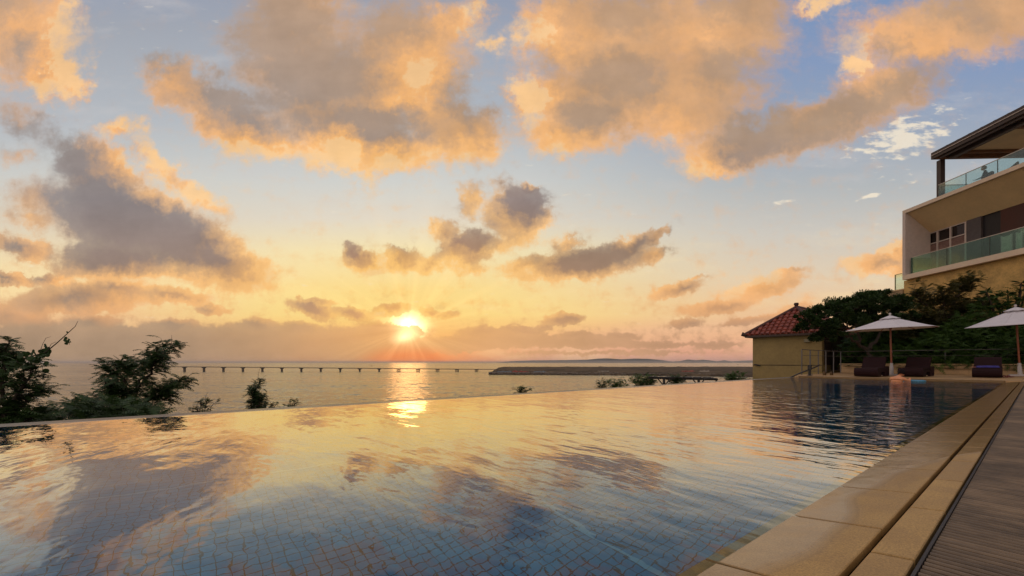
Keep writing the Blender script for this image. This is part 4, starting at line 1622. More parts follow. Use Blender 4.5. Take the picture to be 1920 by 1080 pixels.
# ------------------------------------------------------------------ parasols
def parasol(label, base, px_top, rim_z, apex_z, rad, lean, rz):
    root = thing('parasol', label, 'parasol', base, group='parasols by the pool')
    bx, by, bz = base
    canvas = bpy.data.materials.get('white_canvas')
    if not canvas:
        canvas = mat('white_canvas', raw=(.72, .68, .70, 1), rough=.8, var=.05, scale=4, bump=.002, bscale=9)
    wood = bpy.data.materials.get('varnished_pole') or mat('varnished_pole', raw=(.30, .085, .035, 1), rough=.35, var=.25, scale=8)
    white = bpy.data.materials.get('white_sleeve') or mat('white_sleeve', (196, 188, 184), .5, var=.08)
    L = base
    top = Vector((bx + lean[0], by + lean[1], apex_z))
    b0 = Vector(base)
    ax = (top - b0).normalized()
    at = lambda z: b0 + ax * ((z - bz) / ax.z)
    # canopy: eight sagging gores with a scalloped hem
    n = 8
    c = MB()
    rings = 7
    vs = []
    sub = 6
    N = n * sub
    q = Matrix.Rotation(math.acos(max(-1, min(1, ax.z))), 3, Vector((0, 0, 1)).cross(ax).normalized()) if ax.z < .9999 else Matrix.Identity(3)
    H = apex_z - .10 - rim_z
    for i in range(rings + 1):
        t = i / rings
        for k in range(N):
            a = 2 * math.pi * k / N + rz
            w = abs(((k % sub) / sub) - .5) * 2          # 1 at a rib, 0 between
            r = rad * t * (1 - .055 * (1 - w) * t)
            z = (H * (1 - t) ** 1.12 if t < 1 else 0) + H * .10 * math.sin(math.pi * t) * (w - .6) * .6
            vs.append(Vector((r * math.cos(a), r * math.sin(a), z)))
    o = at(rim_z)
    vs = [o + q @ v for v in vs]
    fs = [(i * N + k, i * N + (k + 1) % N, (i + 1) * N + (k + 1) % N, (i + 1) * N + k) for i in range(rings) for k in range(N)]
    c.add(vs, fs, True)
    can = c.build('canopy', canvas, root, L)
    sol = can.modifiers.new('thickness', 'SOLIDIFY')
    sol.thickness = .006
    # seams
    sm = MB()
    for k in range(n):
        pts = [vs[i * N + k * sub] + Vector((0, 0, .008)) for i in range(1, rings + 1)]
        sm.tube(pts, .008, 4, cap=False)
    sm.build('seam', canvas, can, L)
    # little top canopy over the vent
    v = MB()
    vv = []
    for i in range(4):
        t = i / 3
        for k in range(N):
            a = 2 * math.pi * k / N + rz
            w = abs(((k % sub) / sub) - .5) * 2
            r = (.02 + .30 * t) * (1 - .05 * (1 - w))
            vv.append(at(apex_z - .03) + q @ Vector((r * math.cos(a), r * math.sin(a), -.13 * t - .02 * (1 - w) * t)))
    v.add(vv, [(i * N + k, i * N + (k + 1) % N, (i + 1) * N + (k + 1) % N, (i + 1) * N + k) for i in range(3) for k in range(N)], True)
    vo = v.build('vent', canvas, can, L)
    s2 = vo.modifiers.new('thickness', 'SOLIDIFY')
    s2.thickness = .006
    f = MB()
    f.lathe([(.0, .11), (.03, .10), (.045, .07), (.03, .03), (.035, .0)], at(apex_z - .03), 10)
    f.build('finial', white, can, L)
    for k in range(n):
        rb = MB()
        a = 2 * math.pi * k / n + rz
        e = o + q @ Vector((rad * .97 * math.cos(a), rad * .97 * math.sin(a), -.005))
        rb.tube([at(apex_z - .16), at(apex_z - .2).lerp(e, .5) + Vector((0, 0, -.02)), e], .012, 5)
        mid = at(apex_z - .2).lerp(e, .5) + Vector((0, 0, -.03))
        rb.tube([at(rim_z + .05), mid], .010, 5)
        rb.build('rib', wood, root, L)
    p = MB()
    p.tube([at(bz + .5), at(apex_z - .08)], .030, 12)
    p.build('pole', wood, root, L)
    hb = MB()
    hb.tube([at(rim_z), at(rim_z + .1)], .05, 10)
    hb.build('hub', wood, root, L)
    sl = MB()
    sl.tube([at(bz + .07), at(bz + .38), at(bz + .40), at(bz + .52)], [.065, .060, .048, .048], 12)
    sl.build('sleeve', white, root, L)
    bs = MB()
    bs.box((bx, by, bz + .04), (.56, .56, .07), P_ROT + .1, bev=.02)
    bs.build('base_plate', white, root, L)


bL = PX(1672, 16.2, z=DZ)
parasol('white parasol standing between the first two loungers', tuple(bL), 0, 1.92, 2.50, 1.40, (-.07, 0), .25)
bR = PX(1913, 15.8, z=DZ)
parasol('white parasol cut by the right edge beside the lounger with the towel', tuple(bR), 0, 2.06, 2.78, 1.42, (-.19, 0), .45)


# ------------------------------------------------------------------ loungers
def lounger_proto():
    wick = bpy.data.materials.new('dark_wicker')
    wick.use_nodes = True
    t = NT(wick.node_tree)
    b = wick.node_tree.nodes['Principled BSDF']
    tc = t.n('ShaderNodeTexCoord').outputs['Object']
    wv = t.n('ShaderNodeTexWave', wave_type='BANDS', bands_direction='Z')
    t.put(wv.inputs[0], tc)
    wv.inputs['Scale'].default_value = 28
    wx = t.n('ShaderNodeTexWave', wave_type='BANDS', bands_direction='X')
    t.put(wx.inputs[0], tc)
    wx.inputs['Scale'].default_value = 28
    w = t.m('MULTIPLY', wv.outputs['Fac'], wx.outputs['Fac'])
    t.put(b.inputs['Base Color'], t.mix(w, (.018, .006, .007, 1), (.045, .013, .014, 1)))
    b.inputs['Roughness'].default_value = .75
    b.inputs['Specular IOR Level'].default_value = .2
    bp = t.n('ShaderNodeBump')
    bp.inputs['Distance'].default_value = .004
    t.put(bp.inputs['Height'], w)
    t.t.links.new(bp.outputs[0], b.inputs['Normal'])
    root = thing('sun_lounger', 'dark wicker sun lounger with raised back left of the left parasol pole', 'sun lounger', (0, 0, 0), group='wicker sun loungers')
    # local: x across (width .72), y along, foot at y=0
    Wd = .74

    def extr(outline, x0, x1, mb, bev=True):
        n = len(outline)
        vs = [(x0, a, b_) for a, b_ in outline] + [(x1, a, b_) for a, b_ in outline]
        mb.add(vs, [tuple(range(n))[::1], tuple(range(2 * n - 1, n - 1, -1))] + [(i, n + i, n + (i + 1) % n, (i + 1) % n) for i in range(n)])
    # bed: thick slab whose foot end rolls over in a half round
    out = []
    for k in range(9):
        a = math.pi / 2 + math.pi * k / 8
        out.append((.17 + .17 * math.cos(a), .19 + .17 * math.sin(a)))
    out = [(1.25, .36)] + out + [(.55, .02), (.62, .20), (1.25, .20)]
    m = MB()
    extr(out, -Wd / 2, Wd / 2, m)
    m.build('bed', wick, root)
    bk = MB()
    outb = [(1.14, .36), (1.22, .28), (1.60, .74), (1.57, .78), (1.50, .79), (1.44, .74)]
    extr(outb, -Wd / 2 + .01, Wd / 2 - .01, bk)
    bk.build('backrest', wick, root)
    for sx in (-1, 1):
        a = MB()
        oa = [(1.20, .02), (1.86, .02), (1.94, .10), (1.94, .36), (1.86, .42), (1.20, .42)]
        extr(oa, sx * (Wd / 2 + .005) if sx < 0 else Wd / 2 - .075, sx * (Wd / 2 - .075) if sx < 0 else Wd / 2 + .005, a)
        a.build('side_frame', wick, root)
    bm_ = MB()
    bm_.box((0, 1.85, .20), (Wd - .15, .14, .30))
    bm_.build('cross_beam', wick, root)
    return root


protoL = lounger_proto()
specL = [((1623, 15.0), 0.0, None), ((1706, 15.0), -.05, 'dark wicker sun lounger with raised back directly behind the swimmer'),
         ((1850, 14.2), .03, 'dark wicker sun lounger with a blue towel, beside the right parasol')]
L_POS = []
for k, ((px, y), dr, lab) in enumerate(specL):
    o = protoL if k == 0 else None
    pos = PX(px, y, z=DZ)
    L_POS.append((pos, P_ROT + dr))
for k in (1, 2):
    c = copy_tree(protoL)
    c.location = L_POS[k][0]
    c.rotation_euler = (0, 0, L_POS[k][1])
    c['label'] = specL[k][2]
    c.scale = (.93, .93, .95)
protoL.scale = (.93, .93, .95)
protoL.location = L_POS[0][0]
protoL.rotation_euler = (0, 0, L_POS[0][1])


def towel():
    pos, rz = L_POS[2]
    mt = Matrix.Translation(pos) @ Matrix.Rotation(rz, 4, 'Z')
    rnd = random.Random(2)
    m = MB()
    nx, ny = 16, 12
    vs = []
    for j in range(ny + 1):
        for i in range(nx + 1):
            x = -.26 + .56 * i / nx
            y = .12 + .62 * j / ny
            e = min(i, nx - i, j, ny - j)
            z = .368 + (.055 if e > 0 else 0) * (1 - .3 * abs(i - nx / 2) / nx) + .014 * math.sin(i * 1.1 + j * .7) * (e > 0) + rnd.uniform(-.003, .003)
            vs.append(mt @ Vector((x, y, z)))
    m.add(vs, [(j * (nx + 1) + i, j * (nx + 1) + i + 1, (j + 1) * (nx + 1) + i + 1, (j + 1) * (nx + 1) + i) for j in range(ny) for i in range(nx)], True)
    o = m.build('towel', mat('blue_towel', raw=(.045, .04, .22, 1), rough=.95, var=.2, scale=30, bump=.003, bscale=200), loc=tuple(mt @ Vector((0, .4, .37))))
    s = o.modifiers.new('thickness', 'SOLIDIFY')
    s.thickness = .012
    tag(o, 'crumpled blue purple towel on the foot of the right lounger', 'towel')
    p = MB()
    p.box(mt @ Vector((-.30, .25, .378)), (.09, .24, .018), rz, bev=.006)
    tag(p.build('pink_cloth', mat('pink_cloth', raw=(.5, .2, .18, 1), rough=.9), loc=tuple(mt @ Vector((-.3, .25, .37)))), 'small pink cloth left of the blue towel', 'cloth')
    # sandals on the paving
    red = mat('red_sandal', raw=(.22, .02, .05, 1), rough=.6)
    for k, (px, y) in enumerate(((1884, 14.6), (1893, 14.9))):
        c = PX(px, y, z=DZ)
        root = thing('sandal', ('left' if k == 0 else 'right') + ' one of the red sandals on the paving beside the right lounger', 'sandal', tuple(c), group='pair of red sandals')
        s = MB()
        out = [(-.035, -.13), (.035, -.13), (.045, -.05), (.035, .02), (.05, .09), (.03, .135), (-.03, .135), (-.045, .09), (-.035, .02), (-.04, -.05)]
        r = Matrix.Rotation(P_ROT + .4 + k * .3, 3, 'Z')
        s.poly([(c + r @ Vector((a, b, 0)))[:2] for a, b in out], DZ + .002, DZ + .024)
        s.build('sole', red, root, tuple(c))
        st = MB()
        st.tube([c + r @ Vector((-.04, .02, .024)), c + r @ Vector((-.02, .05, .065)), c + r @ Vector((.02, .05, .065)), c + r @ Vector((.04, .02, .024))], .010, 5)
        st.build('strap', red, root, tuple(c))


towel()


# ------------------------------------------------------------------ people
def skin_body(name, mat_, verts, edges, radii, parent, loc, levels=2, root=0):
    me = bpy.data.meshes.new(name)
    me.from_pydata([tuple(Vector(v)) for v in verts], edges, [])
    me.materials.append(mat_)
    o = bpy.data.objects.new(name, me)
    COL.objects.link(o)
    sk = o.modifiers.new('skin', 'SKIN')
    sk.use_smooth_shade = True
    sb = o.modifiers.new('smooth', 'SUBSURF')
    sb.levels = levels
    sb.render_levels = levels
    for i, r in enumerate(radii):
        me.skin_vertices[0].data[i].radius = r if isinstance(r, tuple) else (r, r)
        me.skin_vertices[0].data[i].use_root = (i == root)
    if parent:
        o.parent = parent
    o.location = loc
    return o


def head_mesh(mb, c, s, Rm):
    """head of height .23*s with brow, nose, lips, chin and ears; faces local -y"""
    n, m = 22, 16
    vs = []
    for j in range(m + 1):
        ph = math.pi * j / m
        for i in range(n):
            th = 2 * math.pi * i / n
            x = .078 * math.sin(ph) * math.cos(th)
            y = .098 * math.sin(ph) * math.sin(th)
            z = .118 * math.cos(ph)
            if z < 0:
                k = 1 + z * 2.4
                x *= max(.55, k + .25)
                y = y * max(.6, k + .2) - (-z) * .16
            if y < 0:
                f = math.exp(-(x / .016) ** 2)
                y -= .022 * f * math.exp(-((z + .018) / .026) ** 2)
                y -= .008 * math.exp(-(x / .03) ** 2) * math.exp(-((z + .062) / .010) ** 2)
                y += .010 * math.exp(-((abs(x) - .030) / .014) ** 2) * math.exp(-((z - .008) / .014) ** 2)
                y -= .006 * math.exp(-((z + .1) / .016) ** 2) * math.exp(-(x / .03) ** 2)
            vs.append(c + Rm @ (Vector((x, y, z)) * s))
    mb.add(vs, [(j * n + i, (j + 1) * n + i, (j + 1) * n + (i + 1) % n, j * n + (i + 1) % n) for j in range(m) for i in range(n)], True)
    for sx in (-1, 1):
        mb.lathe([(.0, .012), (.016, .008), (.020, .0), (.014, -.006)], c + Rm @ Vector((sx * .080 * s, .008, -.01)), 8,
                 Rm @ Matrix.Rotation(sx * math.pi / 2, 3, 'Y'))


def hair_mesh(mb, c, s, Rm, back=1.0):
    n, m = 22, 12
    vs = []
    rnd = random.Random(4)
    for j in range(m + 1):
        ph = math.pi * .66 * j / m
        for i in range(n):
            th = 2 * math.pi * i / n
            lim = 1.0
            if math.sin(th) < -.2:
                lim = .62
            p2 = ph * lim
            k = 1.10 + rnd.uniform(-.015, .03)
            vs.append(c + Rm @ (Vector((.078 * math.sin(p2) * math.cos(th) * k, .100 * math.sin(p2) * math.sin(th) * k + .006, .118 * math.cos(p2) * k)) * s))
    mb.add(vs, [(j * n + i, (j + 1) * n + i, (j + 1) * n + (i + 1) % n, j * n + (i + 1) % n) for j in range(m) for i in range(n)], True)


def hand_edges(w, d, side, V, E, Rr, wi, s=1.0):
    """a palm and five curled fingers grown from wrist index wi; d forward, side = thumb side"""
    d, side = d.normalized(), side.normalized()
    up = d.cross(side).normalized()
    palm = len(V)
    V.append(w + d * .05 * s)
    E.append((wi, palm))
    Rr.append((.026 * s, .014 * s))
    for k, (off, ln) in enumerate(((-.030, .062), (-.010, .076), (.010, .082), (.028, .074))):
        a = len(V)
        V.append(w + d * .088 * s - side * off * s)
        V.append(w + d * (.088 + ln * .5) * s - side * off * 1.1 * s - up * .010 * s)
        V.append(w + d * (.088 + ln * .9) * s - side * off * 1.1 * s - up * .034 * s)
        E += [(palm, a), (a, a + 1), (a + 1, a + 2)]
        Rr += [.010 * s, .008 * s, .0065 * s]
    a = len(V)
    V.append(w + d * .045 * s + side * .04 * s)
    V.append(w + d * .075 * s + side * .062 * s - up * .01 * s)
    E += [(palm, a), (a, a + 1)]
    Rr += [.011 * s, .008 * s]


def swimmer():
    skin = mat('sunlit_skin', raw=(.72, .30, .13, 1), rough=.45, var=.12, scale=6)
    base = PX(1676, 12.9, z=0.045)
    root = thing('person', 'swimmer with dark hair and bare shoulders leaning forward in the pool with a blue float', 'person', tuple(base))
    # seen from behind, leaning to the right over the float
    fw = Vector((.95, .30, 0)).normalized()       # direction of leaning
    sd = Vector((fw.y, -fw.x, 0))                 # right hand side
    up = Vector((0, 0, 1))
    V = [Vector((0, 0, -.42)), Vector((0, 0, -.22)) + fw * .05, Vector((0, 0, -.04)) + fw * .12, Vector((0, 0, .045)) + fw * .20, Vector((0, 0, .10)) + fw * .27, Vector((0, 0, .155)) + fw * .33]
    E = [(0, 1), (1, 2), (2, 3), (3, 4), (4, 5)]
    Rr = [(.15, .12), (.14, .11), (.18, .12), (.15, .095), (.065, .065), (.055, .055)]
    for s in (-1, 1):
        a = len(V)
        V += [Vector((0, 0, .03)) + fw * .17 + sd * s * .17, Vector((0, 0, -.05)) + fw * .32 + sd * s * .27, Vector((0, 0, .045)) + fw * .56 + sd * s * .16]
        E += [(3, a), (a, a + 1), (a + 1, a + 2)]
        Rr += [.062, .047, .030]
        hand_edges(V[a + 2], fw - sd * s * .5, -sd * s, V, E, Rr, a + 2)
    # legs under the water
    for s in (-1, 1):
        a = len(V)
        V += [Vector((0, 0, -.50)) + sd * s * .09, Vector((0, 0, -.78)) + sd * s * .12 + fw * .1, Vector((0, 0, -1.05)) + sd * s * .12 - fw * .05, Vector((0, 0, -1.08)) + sd * s * .12 + fw * .1]
        E += [(0, a), (a, a + 1), (a + 1, a + 2), (a + 2, a + 3)]
        Rr += [.088, .060, .042, .035]
    skin_body('body', skin, V, E, Rr, root, (0, 0, 0))
    hc = V[5] + fw * .09 + up * .075
    Rm = Matrix.Rotation(math.atan2(-fw.x, fw.y) + math.pi + .25, 3, 'Z') @ Matrix.Rotation(.35, 3, 'X')
    h = MB()
    head_mesh(h, hc, 1.0, Rm)
    h.build('head', skin, root)
    hr = MB()
    hair_mesh(hr, hc, 1.16, Rm)
    root.scale = (.9, .9, .9)
    hr.build('hair', mat('dark_wet_hair', raw=(.012, .006, .006, 1), rough=.7, spec=.1), root)
    # float: light blue ring held in front
    f = MB()
    fc = base + fw * .80 + sd * .10 - up * .05
    R0, r0 = .24, .036
    vs, fs = [], []
    n, m = 28, 12
    for i in range(n):
        a = 2 * math.pi * i / n
        for j in range(m):
            b = 2 * math.pi * j / m
            q = 1 + .012 * math.sin(i * 3.5)
            vs.append(fc + Vector(((R0 + r0 * math.cos(b)) * math.cos(a) * q, (R0 + r0 * math.cos(b)) * math.sin(a) * q, r0 * math.sin(b) * .8)))
    for i in range(n):
        for j in range(m):
            fs.append((i * m + j, ((i + 1) % n) * m + j, ((i + 1) % n) * m + (j + 1) % m, i * m + (j + 1) % m))
    f.add(vs, fs, True)
    tag(f.build('swim_ring', mat('pale_blue_vinyl', raw=(.08, .30, .46, 1), rough=.35, var=.1), loc=tuple(fc)), 'pale blue inflatable ring in front of the swimmer', 'swim ring')


swimmer()


# ------------------------------------------------------------------ large building at the right
def glass_mat(name, tint, refl=.08):
    m = bpy.data.materials.new(name)
    m.use_nodes = True
    t = NT(m.node_tree)
    m.node_tree.nodes.clear()
    tr = t.n('ShaderNodeBsdfTransparent')
    tr.inputs[0].default_value = tint
    gl = t.n('ShaderNodeBsdfGlossy')
    gl.inputs['Roughness'].default_value = .02
    fr = t.n('ShaderNodeFresnel')
    fr.inputs[0].default_value = 1.5
    mx = t.n('ShaderNodeMixShader')
    t.put(mx.inputs[0], t.m('MULTIPLY_ADD', fr.outputs[0], .4, refl * .2, clamp=True))
    t.t.links.new(tr.outputs[0], mx.inputs[1])
    t.t.links.new(gl.outputs[0], mx.inputs[2])
    o = t.n('ShaderNodeOutputMaterial')
    t.t.links.new(mx.outputs[0], o.inputs[0])
    return m


def building():
    BA = math.atan2(30, FOC)           # heading of the facade
    B0 = PX(1692, 26.0, z=0)           # far left corner of the facade
    dv = Vector((math.sin(BA), math.cos(BA), 0))      # away from the camera
    rt = Vector((math.cos(BA), -math.sin(BA), 0))     # into the building
    ROT = -BA

    def F(s, d, z):
        """s metres towards the camera along the facade, d metres into the building"""
        return B0 - dv * s + rt * d + Vector((0, 0, z))
    def fbox(mb, s0, s1, d0, d1, z0, z1, bev=0):
        mb.box(F((s0 + s1) / 2, (d0 + d1) / 2, (z0 + z1) / 2), (abs(d1 - d0), abs(s1 - s0), abs(z1 - z0)), ROT, bev=bev)
    root = thing('hotel_building', 'large cream hotel wing with a framed balcony and a roof terrace above the garden', 'building', tuple(F(0, 0, 0)))
    L = tuple(root.location)
    cream = mat('cream_render', raw=(.80, .56, .29, 1), rough=.75, var=.08, scale=.8, bump=.002, bscale=40)
    beige = mat('frame_render', raw=(.80, .62, .45, 1), rough=.7, var=.07, scale=1)
    Z0, Z1, Z2, Z3 = 5.88, 6.17, 10.12, 10.33
    Ln = 20.0
    gl = glass_mat('teal_glass', (.62, .84, .80, 1))
    gl2 = glass_mat('teal_glass_pale', (.84, .96, .95, 1))
    # frame: lower slab, top slab, end fin
    b = MB()
    fbox(b, 0, Ln, 0, 1.6, Z0, Z1)
    b.build('balcony_slab', beige, root, L)
    b = MB()
    fbox(b, 0, .2, 0, 1.55, Z1, Z2)
    b.build('end_fin', mat('grey_fin', raw=(.66, .54, .46, 1), rough=.75, var=.08), root, L)
    b = MB()
    fbox(b, 0, Ln, 0, 8.0, Z2, Z3)
    b.build('terrace_slab', beige, root, L)
    b = MB()
    # sloping soffit of the frame
    b.add([F(.2, .14, Z2 - .003), F(Ln, .14, Z2 - .003), F(Ln, 1.55, 8.85), F(.2, 1.55, 8.85)], ((0, 1, 2, 3),))
    b.add([F(.2, .14, Z2 - .003), F(.2, 1.55, 8.85), F(.2, 1.55, Z2 - .003)], ((0, 1, 2),))
    b.build('soffit', cream, root, L)
    # back wall of the balcony
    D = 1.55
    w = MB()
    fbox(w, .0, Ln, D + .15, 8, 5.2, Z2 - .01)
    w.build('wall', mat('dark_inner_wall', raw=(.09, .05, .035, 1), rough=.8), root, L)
    sY = lambda px, d=D: (B0 + rt * d).y - ((B0 + rt * d).x / ((px - 960) / FOC)) if False else None

    def s_at(px, d):
        """metres along the facade where a sight line of the photograph meets depth d"""
        u = (px - 960) / FOC
        o = B0 + rt * d
        # (o.x - dv.x*s) = u*(o.y - dv.y*s)
        return (o.x - u * o.y) / (dv.x - u * dv.y)
    pr = MB()
    sa = s_at(1812, D)
    fbox(pr, s_at(1813, D), s_at(1840, D), D - .02, D + .14, Z1, 8.9)
    pr.build('grey_panel', mat('charcoal_panel', raw=(.10, .078, .074, 1), rough=.7), root, L)
    pr = MB()
    fbox(pr, s_at(1876, D), Ln, D + .0, D + .14, Z1, 8.9)
    pr.build('rust_panel', mat('rust_wall', raw=(.07, .018, .009, 1), rough=.7, var=.2, scale=2), root, L)
    op = MB()
    fbox(op, s_at(1840, D), s_at(1876, D), D + .10, D + .14, Z1, 8.9)
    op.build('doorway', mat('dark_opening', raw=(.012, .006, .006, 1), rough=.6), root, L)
    # window of three bays: white frames, dark transoms, slatted lower lights
    slat = mat('slat_brown', raw=(.42, .25, .20, 1), rough=.6)
    frm = mat('white_frame', (206, 186, 172), .5, var=.05)
    dark = glass_mat('window_glass', (.25, .16, .15, 1), .3)
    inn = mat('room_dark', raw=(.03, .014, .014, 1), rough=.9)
    xs = [1737, 1758.5, 1783, 1811.5]
    zt, zb, zm = 8.83, Z1, 8.12
    for k in range(3):
        s0, s1 = s_at(xs[k], D), s_at(xs[k + 1], D)
        win = MB()
        fbox(win, s0 + .03, s1 - .03, D + .10, D + .13, zb, zt)
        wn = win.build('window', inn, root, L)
        pn = MB()
        fbox(pn, s0 + .04, s1 - .04, D + .04, D + .055, zm, zt)
        fbox(pn, s0 + .04, s1 - .04, D + .04, D + .055, zb, zm)
        pn.build('pane', dark, wn, L)
        fr = MB()
        fbox(fr, s0 - .04, s0 + .04, D - .05, D + .08, zb, zt)
        if k == 2:
            fbox(fr, s1 - .04, s1 + .04, D - .05, D + .08, zb, zt)
        fbox(fr, s0 + .04, s1 - .04, D - .05, D + .08, zt - .05, zt)
        fbox(fr, s0 + .04, s1 - .04, D - .05, D + .08, zm - .03, zm + .03)
        fr.build('frame', frm, wn, L)
        if k > -1:
            sl = MB()
            z = zb + .1
            while z < zm - .06:
                sl.box(F((s0 + s1) / 2, D + .0, z), (.062, s1 - s0 - .1, .012), M=(Matrix.Rotation(ROT, 3, 'Z') @ Matrix.Rotation(-.8, 3, 'Y')))
                z += .055
            sl.build('shutter', slat, wn, L)
    # pale doors seen through the balcony glass
    for a, c in ((1881, 1897), (1909, 1917)):
        pd = MB()
        fbox(pd, s_at(a, D), s_at(c, D), D - .06, D - .02, Z1, 7.35)
        dd = pd.build('pale_door', mat('pale_door', raw=(.55, .50, .36, 1), rough=.6), root, L)
        fd = MB()
        fbox(fd, s_at(a, D) - .04, s_at(a, D), D - .08, D - .0, Z1, 7.40)
        fbox(fd, s_at(c, D), s_at(c, D) + .06, D - .08, D - .0, Z1, 7.40)
        fd.build('frame', frm, dd, L)
    # glass balustrades, pane by pane
    def balustrade(s0, s1, d, z, h, g, nm, lab=None, pane=1.9):
        n = max(1, round(abs(s1 - s0) / pane))
        for k in range(n):
            a, c = s0 + (s1 - s0) * k / n, s0 + (s1 - s0) * (k + 1) / n
            p = MB()
            fbox(p, a + .012, c - .012, d, d + .018, z, z + h)
            p.build(nm, g, root, L)
        r = MB()
        fbox(r, s0, s1, d - .012, d + .03, z + h, z + h + .03)
        r.build('top_rail', mat('rail_pale', (190, 180, 172), .35, .5), root, L)
        for k in range(n + 1):
            a = s0 + (s1 - s0) * k / n
            q = MB()
            fbox(q, a - .011, a + .011, d - .004, d + .022, z, z + h)
            q.build('rail_post', M['dark_metal'], root, L)
    balustrade(.35, Ln, .22, Z1, 1.05, gl, 'glass_panel', pane=2.2)
    # its return at the end
    q = MB()
    fbox(q, .33, .345, .25, 1.5, Z1, Z1 + 1.05)
    q.build('glass_panel', gl, root, L)
    balustrade(1.35, Ln, .9, Z3, 1.05, gl2, 'glass_panel', pane=1.6)
    q = MB()
    fbox(q, 1.33, 1.345, .93, 6, Z3, Z3 + 1.05)
    q.build('glass_panel', gl2, root, L)
    q = MB()
    fbox(q, 1.32, 1.355, .90, 6, Z3 + 1.05, Z3 + 1.08)
    q.build('top_rail', M['dark_metal'], root, L)
    # roof of the terrace on posts
    brown = mat('dark_brown_steel', raw=(.050, .028, .024, 1), rough=.5, var=.2)
    s_r0 = s_at(1751, .75)
    zr = 13.02
    for s in (s_at(1764, 1.3), s_at(1764, 1.3) + 8):
        for dd_ in (1.3, 6.5):
            c = MB()
            fbox(c, s - .13, s + .13, dd_ - .13, dd_ + .13, Z3, zr)
            c.build('column', brown, root, L)
    rf = MB()
    fbox(rf, s_r0, Ln, .75, 7.6, zr + .28, zr + .36)
    roof = rf.build('roof', mat('roof_sheet', raw=(.06, .035, .03, 1), rough=.6), root, L)
    fa = MB()
    fbox(fa, s_r0 + .0, Ln, .66, .745, zr + .02, zr + .42)
    fbox(fa, s_r0 - .085, s_r0 - .003, .66, 7.6, zr + .02, zr + .42)
    fbox(fa, s_r0 + .3, Ln, .80, .90, zr - .10, zr + .018)
    fbox(fa, s_r0 + .45, Ln, 1.17, 1.42, zr - .22, zr + .05)
    fa.build('fascia', brown, roof, L)
    gt = MB()
    fbox(gt, s_r0 - .05, Ln, .60, .655, zr + .20, zr + .235)
    gt.build('gutter', mat('pale_gutter', (196, 180, 170), .4, .3), roof, L)
    tp = MB()
    fbox(tp, s_r0 + .3, Ln, .95, 7.3, zr + .365, zr + .50)
    fbox(tp, s_r0 + 1.2, Ln, 1.2, 7.0, zr + .505, zr + .66)
    k = 0
    while k < 26:
        fbox(tp, s_r0 + .5 + k * .62, s_r0 + .62 + k * .62, .93, 1.2, zr + .502, zr + .57)
        k += 1
    tp.build('roof_covering', mat('roof_felt', raw=(.075, .06, .06, 1), rough=.8, var=.3), roof, L)
    so = MB()
    fbox(so, s_r0 + .02, Ln, 1.43, 7.5, zr + .23, zr + .275)
    so.build('ceiling', mat('beige_ceiling', raw=(.62, .48, .30, 1), rough=.8, var=.1, scale=1.2), roof, L)
    be = MB()
    fbox(be, s_r0 + .02, s_r0 + .2, .75, 7.5, zr - .02, zr + .225)
    fbox(be, s_r0 + .5, s_r0 + .62, 1.43, 7.5, zr + .06, zr + .225)
    for j in range(5):
        fbox(be, s_r0 + 3 + j * 3.0, s_r0 + 3.16 + j * 3.0, 1.43, 7.5, zr + .10, zr + .225)
    be.build('beam', mat('amber_beam', raw=(.16, .07, .03, 1), rough=.6, var=.4, scale=2), roof, L)
    pk = MB()
    pk.add([F(s_at(1903, 3), 3, 14.55), F(s_at(1903, 3) + 9, 3, 14.55), F(s_at(1903, 3) + 9, 7, 15.9), F(s_at(1903, 3), 7, 15.9),
            F(s_at(1903, 3), 3, 14.45), F(s_at(1903, 3) + 9, 3, 14.45), F(s_at(1903, 3) + 9, 7, 15.8), F(s_at(1903, 3), 7, 15.8)],
           ((0, 1, 2, 3), (7, 6, 5, 4), (0, 4, 5, 1), (1, 5, 6, 2), (2, 6, 7, 3), (3, 7, 4, 0)))
    fbox(pk, s_at(1903, 3) + .6, s_at(1903, 3) + 8.6, 3.6, 7, zr + .67, 14.6)
    pk.build('upper_roof', brown, roof, L)
    # base: long yellow roughcast wall that runs on past the balcony
    rough = mat('yellow_roughcast', raw=(.60, .38, .13, 1), rough=.9, var=.28, scale=1.6, bump=.012, bscale=8)
    s_w = s_at(1652, .25)
    bs = MB()
    fbox(bs, -.25, Ln, .32, 8, -.5, Z0 - .002)
    bs.build('base_wall', rough, root, L)
    tw = thing('terrace_wall', 'stepped roughcast terrace wall running left from under the balcony', 'wall', tuple(F(s_w, .25, 0)))
    t_ = MB()
    fbox(t_, s_w, -.26, .25, 6, -.5, 5.30)
    t_.build('wall', mat('grey_roughcast', raw=(.36, .25, .14, 1), rough=.95, var=.35, scale=2.5, bump=.02, bscale=10), tw, tuple(tw.location))
    cpn = MB()
    fbox(cpn, s_w - .03, -.26, .22, 6.03, 5.303, 5.38)
    cpn.build('capstone', cream, tw, tuple(tw.location))
    gp = thing('glass_screen', 'framed glass screen standing on the terrace wall at the left end of the building', 'glass screen', tuple(F(s_at(1677, .6), .6, 5.38)))
    Lg = tuple(gp.location)
    a = s_at(1678, .6)
    g_ = MB()
    fbox(g_, a + .03, -.3, .6, .615, 5.42, 6.45)
    g_.build('pane', gl2, gp, Lg)
    g_ = MB()
    fbox(g_, a, a + .03, .58, .63, 5.385, 6.48)
    fbox(g_, a, -.3, .58, .63, 6.452, 6.48)
    fbox(g_, -.34, -.30, .58, .63, 5.385, 6.45)
    g_.build('frame', mat('screen_frame', (160, 150, 110), .4, .4), gp, Lg)
    return F, s_at, Z3, rt, dv


F_, S_AT, Z3_, RT_, DV_ = building()


